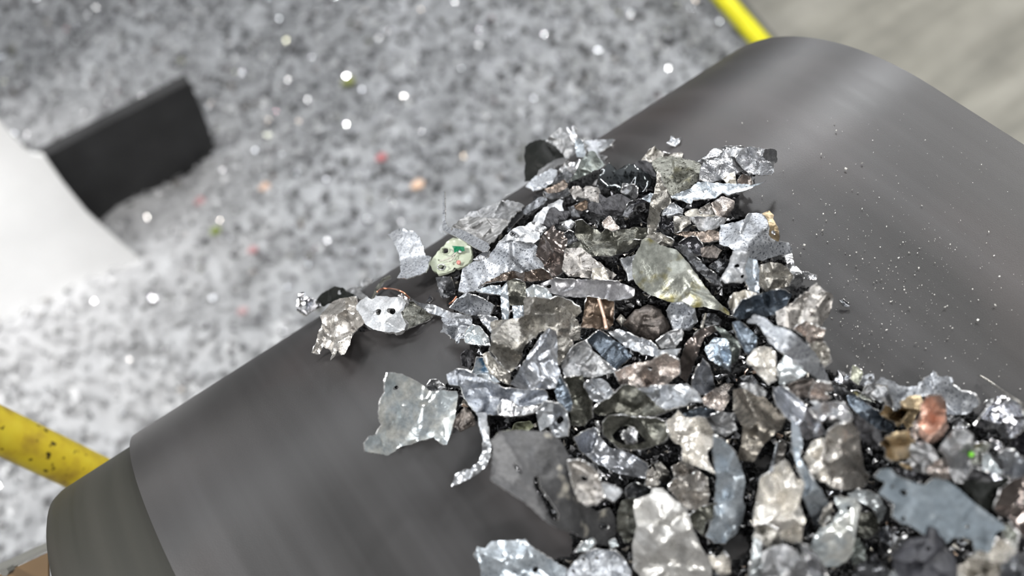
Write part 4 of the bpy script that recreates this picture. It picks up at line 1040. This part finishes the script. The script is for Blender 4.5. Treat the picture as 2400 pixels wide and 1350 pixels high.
tag(make('metal_chips', np.array(cr_v), cr_f, chm, None, False), 'tiny metal chips caught in the gaps between the larger shards', 'metal chips', None, 'stuff')

# pale dust grains scattered on the bare belt
cr_v, cr_f = [], []
k = 0
while k < 900:
    if rng.random() < .75:
        u, v = rng.normal(2080, 170), rng.normal(720, 170)
    else:
        u, v = rng.uniform(1500, 2400), rng.uniform(280, 1000)
    d = rays([[u, v]])
    t = t_belt(d)[0]
    p = CAM + d[0] * t
    if not (0.02 < p[0] < .59) or abs(h_belt(p[None])[0]) > 1e-4: continue
    iy, ix = int(v / CELL), int(u / CELL)
    if 0 <= iy < GY and 0 <= ix < GX and cov[iy, ix]: k += 1; continue
    s = min(.0001 + rng.exponential(.00016), .0009)
    crumb(p + n_belt(p) * s * 1.8, s, rng); k += 1
dustm, nt, bs = new_mat('pale_dust'); bs.inputs['Base Color'].default_value = (.62, .61, .58, 1); bs.inputs['Roughness'].default_value = .5
tag(make('belt_dust', cr_v, cr_f, dustm, None, False), 'pale dust grains sprinkled over the bare belt right of the pile', 'dust', None, 'stuff')

# ------------------------------------------------------------------ belt and pulley
def sweep(prof, xs):
    """profile (y,z) swept across x; returns verts, quads, (u,v) per vertex"""
    prof = np.asarray(prof)
    arc = np.concatenate([[0], np.cumsum(np.hypot(*np.diff(prof, axis=0).T))])
    V, uv = [], []
    for x in xs:
        for (y, z), s in zip(prof, arc):
            V.append((x, y, z)); uv.append((x, s))
    n = len(prof)
    Fc = [(i * n + k, (i + 1) * n + k, (i + 1) * n + k + 1, i * n + k + 1) for i in range(len(xs) - 1) for k in range(n - 1)]
    return np.array(V), Fc, uv


def belt_profile(r, start=-1.1, n=72):
    z0 = -DRUM_R + r
    pr = [(y, z0) for y in np.linspace(start, 0, 30)[:-1]]
    pr += [(r * math.sin(a), -DRUM_R + r * math.cos(a)) for a in np.linspace(0, math.pi, n)]
    pr += [(y, -DRUM_R - r) for y in np.linspace(0, start, 12)[1:]]
    return pr


xs = np.linspace(0, BELT_W, 9)
Vo, Fo, uo = sweep(belt_profile(DRUM_R), xs)
Vi, Fi, ui = sweep(belt_profile(DRUM_R - BELT_T), xs)
n = len(Vo) // len(xs)
faces = [f[::-1] for f in Fo] + [tuple(i + len(Vo) for i in f) for f in Fi]
for k in range(n - 1):
    a, b = k, k + 1
    faces.append((a, b, b + len(Vo), a + len(Vo)))
    e = (len(xs) - 1) * n
    faces.append((e + b, e + a, e + a + len(Vo), e + b + len(Vo)))


def rubber(name, base, dark, light, rough, spec=.5):
    mt, nt, bs = new_mat(name)
    bs.inputs['Specular IOR Level'].default_value = spec
    L = nt.links.new
    uvn = nt.nodes.new('ShaderNodeUVMap'); uvn.uv_map = 'UVMap'
    def stretched(su, sv, det=3):
        mp = nt.nodes.new('ShaderNodeMapping'); mp.inputs['Scale'].default_value = (su, sv, 1)
        L(uvn.outputs[0], mp.inputs[0])
        nz = nt.nodes.new('ShaderNodeTexNoise'); nz.inputs['Scale'].default_value = 1; nz.inputs['Detail'].default_value = det
        L(mp.outputs[0], nz.inputs['Vector']); return nz
    a = stretched(16, .9); b = stretched(70, 1.6); c = stretched(7, 3.5)
    r1 = ramp(nt, [(.36, dark), (.5, base), (.66, light)])
    mixf = node(nt, 'ShaderNodeMath', operation='MULTIPLY_ADD'); mixf.inputs[1].default_value = .38
    L(b.outputs[0], mixf.inputs[0])
    half = node(nt, 'ShaderNodeMath', operation='MULTIPLY'); half.inputs[1].default_value = .62
    L(a.outputs[0], half.inputs[0]); L(half.outputs[0], mixf.inputs[2])
    L(mixf.outputs[0], r1.inputs[0])
    r2 = ramp(nt, [(.52, (0, 0, 0)), (.75, (.16, .16, .16))])
    L(c.outputs[0], r2.inputs[0])
    mx = node(nt, 'ShaderNodeMix', data_type='RGBA'); L(r2.outputs[0], mx.inputs[0]); L(r1.outputs[0], mx.inputs[6]); mx.inputs[7].default_value = (.12, .085, .08, 1)
    L(mx.outputs[2], bs.inputs['Base Color'])
    rr = node(nt, 'ShaderNodeMapRange'); rr.inputs[1].default_value, rr.inputs[2].default_value = .3, .7
    rr.inputs[3].default_value, rr.inputs[4].default_value = rough[0], rough[1]
    L(b.outputs[0], rr.inputs[0]); L(rr.outputs[0], bs.inputs['Roughness'])
    tc = nt.nodes.new('ShaderNodeTexCoord')
    fz = nt.nodes.new('ShaderNodeTexNoise'); fz.inputs['Scale'].default_value = 1600; fz.inputs['Detail'].default_value = 2
    L(tc.outputs['Object'], fz.inputs['Vector'])
    bp = nt.nodes.new('ShaderNodeBump'); bp.inputs['Strength'].default_value = .12; bp.inputs['Distance'].default_value = .0006
    L(fz.outputs[0], bp.inputs['Height']); L(bp.outputs[0], bs.inputs['Normal'])
    return mt


def set_uv(o, uvs):
    lay = o.data.uv_layers.new(name='UVMap')
    idx = np.empty(len(o.data.loops), int); o.data.loops.foreach_get('vertex_index', idx)
    lay.data.foreach_set('uv', np.asarray(uvs)[idx].astype(np.float32).ravel())


RUB = rubber('dark_belt_rubber', (.0205, .0196, .0200), (.0125, .012, .012), (.032, .031, .0325), (.39, .44))
belt = make('conveyor_belt', np.concatenate([Vo, Vi]), faces, RUB, None, True, np.array([BELT_W / 2, -.5, 0]))
belt.data.set_sharp_from_angle(angle=math.radians(40))
set_uv(belt, uo + ui)
tag(belt, 'wide dark grey rubber conveyor belt wrapping over the pulley under the scrap', 'conveyor belt')

PX0 = -0.0705
pul = empty('belt_pulley', (BELT_W / 2, 0, -DRUM_R))
rd = DRUM_R - BELT_T - .0004
a = np.linspace(0, 2 * math.pi, 121)
prof = [(rd * math.sin(w), -DRUM_R + rd * math.cos(w)) for w in a]
bev = .008
xs2 = [PX0, PX0 + bev * .3, PX0 + bev] + list(np.linspace(PX0 + .05, .585, 6))
Vd, Fd, ud = sweep(prof, xs2)
nn = len(prof)
for k in range(nn):
    for row, s in ((0, .982), (1, .994)):
        p = Vd[row * nn + k]; p[1] *= s; p[2] = -DRUM_R + (p[2] + DRUM_R) * s
lag = rubber('worn_pulley_lagging', (.022, .022, .018), (.015, .015, .0125), (.032, .031, .026), (.5, .65), .22)
dr = child('drum_shell', Vd, [f[::-1] for f in Fd], lag, pul)
set_uv(dr, ud)
V, Fc = [], []
for k in range(48):
    w = 2 * math.pi * k / 48
    for (rr_, x) in ((rd * .975, PX0 + .004), (rd * .8, PX0 + .012), (.03, PX0 + .012), (.03, PX0 - .03), (.0001, PX0 - .03)):
        V.append((x, rr_ * math.sin(w), -DRUM_R + rr_ * math.cos(w)))
for k in range(48):
    k2 = (k + 1) % 48
    for j in range(4):
        Fc.append((k * 5 + j, k * 5 + j + 1, k2 * 5 + j + 1, k2 * 5 + j))
child('end_disc', V, Fc, M['steel'], pul)
tag(pul, 'grey-green pulley drum sticking out left of the conveyor belt', 'pulley')

# ------------------------------------------------------------------ place behind: heap, panels, rails, floor
HZ = -1.45
def pxz(u, v, z): return to_plane([[u, v]], z)[0]

def along(u, v, dist): return CAM + rays([[u, v]])[0] * dist


def plain(name, colr, rough=.5, met=0., scale=8, var=.25, bump=.1):
    mt, nt, bs = new_mat(name); L = nt.links.new
    tc = nt.nodes.new('ShaderNodeTexCoord')
    nz = nt.nodes.new('ShaderNodeTexNoise'); nz.inputs['Scale'].default_value = scale; nz.inputs['Detail'].default_value = 6
    L(tc.outputs['Object'], nz.inputs['Vector'])
    lo = tuple(c * (1 - var) for c in colr); hi = tuple(min(c * (1 + var), 1) for c in colr)
    r = ramp(nt, [(.35, lo), (.65, hi)]); L(nz.outputs[0], r.inputs[0]); L(r.outputs[0], bs.inputs['Base Color'])
    bs.inputs['Roughness'].default_value = rough; bs.inputs['Metallic'].default_value = met
    bp = nt.nodes.new('ShaderNodeBump'); bp.inputs['Strength'].default_value = bump; bp.inputs['Distance'].default_value = .01
    L(nz.outputs[0], bp.inputs['Height']); L(bp.outputs[0], bs.inputs['Normal'])
    return mt


# floor
fm, nt, bs = new_mat('beige_concrete'); L = nt.links.new
tc = nt.nodes.new('ShaderNodeTexCoord')
mp = nt.nodes.new('ShaderNodeMapping'); mp.inputs['Rotation'].default_value = (0, 0, .75); mp.inputs['Scale'].default_value = (1.2, 9, 1)
L(tc.outputs['Object'], mp.inputs[0])
nz = nt.nodes.new('ShaderNodeTexNoise'); nz.inputs['Scale'].default_value = 1.2; nz.inputs['Detail'].default_value = 4; L(mp.outputs[0], nz.inputs['Vector'])
nz2 = nt.nodes.new('ShaderNodeTexNoise'); nz2.inputs['Scale'].default_value = 9; nz2.inputs['Detail'].default_value = 5; L(tc.outputs['Object'], nz2.inputs['Vector'])
r1 = ramp(nt, [(.34, (.21, .204, .178)), (.5, (.27, .262, .228)), (.7, (.33, .32, .283))]); L(nz.outputs[0], r1.inputs[0])
r2 = ramp(nt, [(.36, (.84, .84, .84)), (.6, (1, 1, 1))]); L(nz2.outputs[0], r2.inputs[0])
mx = node(nt, 'ShaderNodeMix', data_type='RGBA', blend_type='MULTIPLY'); mx.inputs[0].default_value = 1; L(r1.outputs[0], mx.inputs[6]); L(r2.outputs[0], mx.inputs[7])
L(mx.outputs[2], bs.inputs['Base Color']); bs.inputs['Roughness'].default_value = .55
FV = [(-8, -5, HZ - .1), (10, -5, HZ - .1), (10, 9, HZ - .1), (-8, 9, HZ - .1)]
fl = make('floor', FV, [(0, 1, 2, 3)], fm, None, False)
tag(fl, 'worn beige grey concrete floor beyond the yellow rail', 'floor', None, 'structure')

wm = plain('grey_hall_wall', (.30, .30, .29), .7, 0, 2, .1)
tag(make('wall_back', [(-8, 8.9, HZ - .1), (10, 8.9, HZ - .1), (10, 8.9, 5), (-8, 8.9, 5)], [(0, 1, 2, 3)], wm, None, False), 'far grey hall wall behind the heap', 'wall', None, 'structure')
tag(make('wall_front', [(-8, -5, HZ - .1), (10, -5, HZ - .1), (10, -5, 5), (-8, -5, 5)], [(3, 2, 1, 0)], wm, None, False), 'grey hall wall behind the viewer', 'wall', None, 'structure')

# heap of shredded granulate
ca, cb = pxz(1690, 20, HZ)[:2], pxz(1790, 140, HZ)[:2]           # line of the side board at the right
dirb = (cb - ca) / np.linalg.norm(cb - ca)
nrmb = np.array([-dirb[1], dirb[0]])
if nrmb @ (pxz(900, 300, HZ)[:2] - ca) < 0: nrmb = -nrmb           # towards the heap
pm = pxz(60, 930, HZ)[:2]
def heap_h(x, y):
    dd = (np.stack([x, y], -1) - ca) @ nrmb
    base = .10 * perlin(x * 1.3 + 5, y * 1.3, 11) + .05 * perlin(x * 4, y * 4, 12) + .02 * perlin(x * 11, y * 11, 13)
    bump = .10 * np.exp(-((np.stack([x, y], -1) - pm) ** 2).sum(-1) / .36 ** 2)
    return HZ + .02 + bump + base * smoothstep(dd / .5) + .10 * smoothstep(dd / 1.2) - .02
gx, gy = np.meshgrid(np.linspace(-2.2, 2.6, 150), np.linspace(-.2, 4.6, 150))
hz = heap_h(gx, gy)
dd = (np.stack([gx, gy], -1) - ca) @ nrmb
hv = np.stack([gx, gy, hz], -1).reshape(-1, 3)
hf = []
okm = (dd > -.02).ravel()
for i in range(149):
    for j in range(149):
        q = (i * 150 + j, i * 150 + j + 1, (i + 1) * 150 + j + 1, (i + 1) * 150 + j)
        if okm[list(q)].all(): hf.append(q)
usd = np.unique(np.array(hf)); rm = -np.ones(len(hv), int); rm[usd] = np.arange(len(usd))
hv2 = hv[usd]; hf = [tuple(rm[list(q)]) for q in hf]
NFL = 30000
fv, ffc = [], []
cnt = 0
while cnt < NFL:
    x = rng.uniform(-2.0, 2.4, 4000); y = rng.uniform(-.1, 4.4, 4000)
    ok = ((np.stack([x, y], -1) - ca) @ nrmb) > .02
    P = np.stack([x, y, heap_h(x, y)], -1)[ok]
    # only where the photograph could look, with a margin
    q = (P - CAM) @ ROT.T
    uu = 1200 + F_PX * q[:, 0] / q[:, 2]; vv_ = 675 + F_PX * q[:, 1] / q[:, 2]
    P = P[(q[:, 2] > 0) & (uu > -700) & (uu < 2300) & (vv_ > -600) & (vv_ < 1700)]
    for p in P:
        if cnt >= NFL: break
        s = rng.uniform(.006, .017)
        ax = rng.normal(0, 1, 3) + np.array([0, 0, 1.5]); ax /= np.linalg.norm(ax)
        e1 = np.cross(ax, rng.normal(0, 1, 3)); e1 /= np.linalg.norm(e1); e2 = np.cross(ax, e1)
        b = len(fv); c = p + np.array([0, 0, s * rng.uniform(.1, .8)])
        k = rng.integers(4, 6)
        for q_ in range(k):
            w = 2 * math.pi * q_ / k + rng.uniform(-.3, .3)
            rr_ = s * rng.uniform(.6, 1.2)
            fv.append(c + rr_ * (e1 * math.cos(w) + e2 * math.sin(w) * .75) + ax * s * .25 * math.sin(2 * w))
        fv.append(c + ax * s * .3); fv.append(c - ax * s * .25)
        for q_ in range(k):
            ffc.append((b + q_, b + (q_ + 1) % k, b + k)); ffc.append((b + (q_ + 1) % k, b + q_, b + k + 1))
        cnt += 1
gm, nt, bs = new_mat('shredded_granulate'); L = nt.links.new
ge = nt.nodes.new('ShaderNodeNewGeometry')
r1 = ramp(nt, [(0, (.05, .05, .055)), (.2, (.15, .155, .165)), (.42, (.30, .31, .325)), (.75, (.46, .47, .485)), (.93, (.85, .86, .87)), (.966, (.42, .42, .33)), (.98, (.52, .45, .38)), (.993, (.45, .27, .27))], 'CONSTANT')
L(ge.outputs['Random Per Island'], r1.inputs[0])
lit_pool = pxz(60, 740, HZ)  # pale dust tone around here also paints in the pool of lamplight
ds = node(nt, 'ShaderNodeVectorMath', operation='DISTANCE'); ds.inputs[1].default_value = tuple(lit_pool)
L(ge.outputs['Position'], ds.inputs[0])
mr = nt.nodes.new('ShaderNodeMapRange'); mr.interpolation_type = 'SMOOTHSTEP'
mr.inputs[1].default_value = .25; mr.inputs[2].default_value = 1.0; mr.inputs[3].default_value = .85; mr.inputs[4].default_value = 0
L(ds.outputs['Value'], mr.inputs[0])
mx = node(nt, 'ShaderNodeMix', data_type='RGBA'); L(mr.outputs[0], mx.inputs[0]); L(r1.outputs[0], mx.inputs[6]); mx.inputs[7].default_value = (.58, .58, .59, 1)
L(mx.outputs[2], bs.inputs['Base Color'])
gt = node(nt, 'ShaderNodeMath', operation='GREATER_THAN'); gt.inputs[1].default_value = .86
L(ge.outputs['Random Per Island'], gt.inputs[0])
for nm_, v0, v1 in (('Metallic', .2, .9), ('Roughness', .42, .16)):
    mm = nt.nodes.new('ShaderNodeMapRange'); mm.inputs[3].default_value = v0; mm.inputs[4].default_value = v1
    L(gt.outputs[0], mm.inputs[0]); L(mm.outputs[0], bs.inputs[nm_])
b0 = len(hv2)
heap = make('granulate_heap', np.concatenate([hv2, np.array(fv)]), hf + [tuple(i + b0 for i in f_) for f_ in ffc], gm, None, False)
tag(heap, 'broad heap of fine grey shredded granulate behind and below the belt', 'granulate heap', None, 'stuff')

# a few coloured flakes one can pick out on the heap
for (u, v, col, s, lab) in ((892, 368, (.50, .16, .17), .016, 'red plastic flake on the heap up from the needle of the bent strip'),
                            (466, 470, (.45, .22, .23), .015, 'dull red flake on the heap right below the dark steel beam'),
                            (814, 190, (.20, .22, .06), .022, 'olive green flake on the grey heap high above the needle'),
                            (977, 432, (.75, .52, .38), .020, 'peach coloured flake on the heap near the tip of the needle'),
                            (618, 437, (.66, .46, .36), .016, 'small orange flake on the heap right of the dark steel beam'),
                            (590, 585, (.46, .24, .25), .014, 'dark pink flake on the heap left of the bent bracket'),
                            (502, 540, (.20, .25, .06), .016, 'green flake on the heap below the end of the dark steel beam'),
                            (566, 728, (.5, .34, .35), .014, 'faded red flake on the heap left of the shiny claw-like scrap')):
    p = pxz(u, v, HZ + .12)
    z = heap_h(np.array([p[0]]), np.array([p[1]]))[0]
    p = pxz(u, v, z + .015)
    mt, nt, bs = new_mat('flake_' + lab.split()[0]); bs.inputs['Base Color'].default_value = (*col, 1); bs.inputs['Roughness'].default_value = .4
    C = [p + s * np.array([math.cos(w) * q, math.sin(w) * q * .8, .25 * math.sin(2 * w)]) for w, q in ((0, 1), (1, .8), (2.1, 1.05), (3.2, .9), (4.2, 1), (5.3, .85))]
    V, Fc = slab(C, .006, (0.1, 0, -1))
    tag(make('plastic_flake', V, Fc, mt, None, False), lab, 'plastic flake', 'coloured flakes on the granulate heap')

# side board and yellow rail at the upper right
P1, P2 = ca - dirb * 1.6, ca + dirb * 1.4
bt = .02
V, Fc = slab([(*P1, HZ - .1), (*P2, HZ - .1), (*P2, HZ + .09), (*P1, HZ + .09)], bt, (*(-nrmb), 0))
sb = make('side_board', V, Fc, plain('dark_grey_board', (.10, .098, .09), .5), None, False)
tag(sb, 'low dark grey board holding the granulate heap at the upper right', 'board')
RZ = HZ + .16
ra = pxz(1672, -30, RZ); rb = pxz(1800, 118, RZ)
rdv = (rb - ra) / np.linalg.norm(rb - ra)
yel = plain('bright_yellow_paint', (.66, .62, .01), .35, 0, 10, .08, .02)
rail = empty('yellow_rail', ra)
V, Fc = tube([ra - rdv * 1.2 + rdv * k * .13 for k in range(22)], .024, 20)
child('rail_tube', V, Fc, yel, rail)
for k in (-.9, .25, 1.3):
    p = ra + rdv * k
    V, Fc = tube([p - np.array([0, 0, .26]), p - np.array([0, 0, .13]), p - np.array([0, 0, .02])], .018, 16)
    child('post', V, Fc, yel, rail)
tag(rail, 'bright yellow tube rail above the side board at the top of the picture', 'rail')

# yellow bar at the lower left, running behind the pulley
b1, b2 = along(-70, 976, 1.05), along(330, 1168, 1.12)
dv = (b2 - b1)
bar = empty('yellow_bar', b1)
wy, nt, bs = new_mat('worn_yellow_paint'); L = nt.links.new
tc = nt.nodes.new('ShaderNodeTexCoord')
nz = nt.nodes.new('ShaderNodeTexNoise'); nz.inputs['Scale'].default_value = 38; nz.inputs['Detail'].default_value = 6; L(tc.outputs['Object'], nz.inputs['Vector'])
nz2 = nt.nodes.new('ShaderNodeTexNoise'); nz2.inputs['Scale'].default_value = 120; nz2.inputs['Detail'].default_value = 2; L(tc.outputs['Object'], nz2.inputs['Vector'])
r1 = ramp(nt, [(.3, (.30, .20, .02)), (.5, (.50, .38, .02)), (.7, (.56, .46, .03))]); L(nz.outputs[0], r1.inputs[0])
r2 = ramp(nt, [(.30, (.06, .05, .03)), (.36, (1, 1, 1))]); L(nz2.outputs[0], r2.inputs[0])
mx = node(nt, 'ShaderNodeMix', data_type='RGBA', blend_type='MULTIPLY'); mx.inputs[0].default_value = 1; L(r1.outputs[0], mx.inputs[6]); L(r2.outputs[0], mx.inputs[7])
L(mx.outputs[2], bs.inputs['Base Color']); bs.inputs['Roughness'].default_value = .45
V, Fc = tube([b1 + dv * k for k in np.linspace(-1.2, 1.5, 14)], .0205, 24)
child('bar_tube', V, Fc, wy, bar)
tag(bar, 'worn yellow steel bar passing behind the pulley drum at lower left', 'bar')

# frame plate under the drum, lower left corner
fp = empty('frame_plate', along(40, 1340, .86))
gpm = plain('grey_frame_paint', (.13, .13, .12), .5); brm = plain('brown_frame_side', (.16, .09, .03), .5)
A0, A1 = along(-60, 1362, .97), along(113, 1283, .95)
dn = np.array([0, 0, -1.0]); bk = ROT[2]
V, Fc = slab([A0, A1, A1 + (-ROT[1]) * .004 + bk * .02, A0 + (-ROT[1]) * .004 + bk * .02], .003, ROT[1])
child('top_flange', V, Fc, gpm, fp, False)
V, Fc = slab([A0 + ROT[1] * .004, A1 + ROT[1] * .004, A1 + ROT[1] * .09, A0 + ROT[1] * .09], .004, bk)
tag(child('side_plate', V, Fc, brm, fp, False), 'brown side plate')
V, Fc = tube([along(16, 1338, .955) - bk * .004, along(16, 1338, .955), along(16, 1338, .955) + bk * .012], .0035, 6)
child('bolt', V, Fc, gpm, fp, False)
tag(fp, 'grey frame edge with brown side below the pulley drum in the corner', 'frame')

# white chute panel and dark beam at the left
wp = plain('white_painted_steel', (.88, .88, .88), .35, 0, 5, .05, .02)
g1, g2_ = pxz(350, 628, HZ + .08), pxz(-260, 960, HZ + .08)
tp = pxz(0, 287, HZ + .62)
nw = np.cross(g2_ - g1, tp - g1); nw /= np.linalg.norm(nw)
c3 = [g1, g2_, tp]
def onp(u, v, p, nrm):
    d = rays([[u, v]])[0]; return CAM + d * ((p - CAM) @ nrm) / (d @ nrm)
poly = [(-260, -70), (0, 287), (60, 352), (75, 362), (104, 366), (150, 432), (205, 500), (243, 535), (290, 575), (340, 616), (356, 640), (345, 700), (200, 790), (-40, 900), (-260, 1010)]
C = [onp(u, v, c3[0], nw) for u, v in poly]
dirw = nw if nw @ ROT[2] > 0 else -nw
V, Fc = slab(C, .012, dirw)
tag(make('chute_panel', V, Fc, wp, None, False), 'bright white steel chute panel standing in the heap at the far left', 'panel')
dm = plain('dark_grey_steel', (.02, .02, .021), .6, 0, 12, .3, .05)
z1 = HZ + .40
q3 = [pxz(60, 400, z1), pxz(445, 190, z1), pxz(260, 560, HZ + .03)]
nd = np.cross(q3[1] - q3[0], q3[2] - q3[0]); nd /= np.linalg.norm(nd)
C = [onp(u, v, q3[0], nd) for u, v in ((50, 395), (445, 192), (474, 255), (505, 345), (450, 430), (330, 520), (220, 600), (140, 560))]
dird = nd if nd @ ROT[2] > 0 else -nd
V, Fc = slab(C, .03, dird)
bm = make('steel_beam', V, Fc, dm, None, False)
tag(bm, 'dark grey steel beam half buried in the heap beside the white panel', 'beam')

# ------------------------------------------------------------------ light
w = bpy.data.worlds.new('hall'); scene.world = w
w.use_nodes = True
nt = w.node_tree; nt.nodes.clear(); L = nt.links.new
out = nt.nodes.new('ShaderNodeOutputWorld'); bg = nt.nodes.new('ShaderNodeBackground')
tc = nt.nodes.new('ShaderNodeTexCoord'); sx = nt.nodes.new('ShaderNodeSeparateXYZ')
L(tc.outputs['Generated'], sx.inputs[0])
r1 = ramp(nt, [(.35, (.10, .10, .10)), (.52, (.24, .245, .25)), (.75, (.42, .43, .45)), (1, (.34, .35, .37))])
mr = nt.nodes.new('ShaderNodeMapRange'); mr.inputs[1].default_value = -1; mr.inputs[2].default_value = 1
L(sx.outputs[2], mr.inputs[0]); L(mr.outputs[0], r1.inputs[0]); L(r1.outputs[0], bg.inputs[0])
bg.inputs[1].default_value = WORLD
L(bg.outputs[0], out.inputs[0])


def area(name, loc, target, sx_, sy_, power, col=(1, 1, 1)):
    l = bpy.data.lights.new(name, 'AREA'); l.shape = 'RECTANGLE'; l.size = sx_; l.size_y = sy_; l.energy = power; l.color = col
    o = bpy.data.objects.new(name, l); COL.objects.link(o)
    o.location = loc
    o.rotation_euler = (Vector(target) - Vector(loc)).to_track_quat('-Z', 'Y').to_euler()
    return o


for (nm, loc, tg, a_, b_, pw, cl) in LIGHTS:
    area(nm, loc, tg, a_, b_, pw, cl)
sp = bpy.data.lights.new('work_lamp', 'SPOT'); sp.energy = SPOT; sp.spot_size = math.radians(36); sp.spot_blend = 1.0; sp.shadow_soft_size = .12
so = bpy.data.objects.new('work_lamp', sp); COL.objects.link(so)
tgt = Vector(pxz(60, 600, HZ)); src = tgt + Vector((-.3, -.9, 1.6))
so.location = src; so.rotation_euler = (tgt - src).to_track_quat('-Z', 'Y').to_euler()
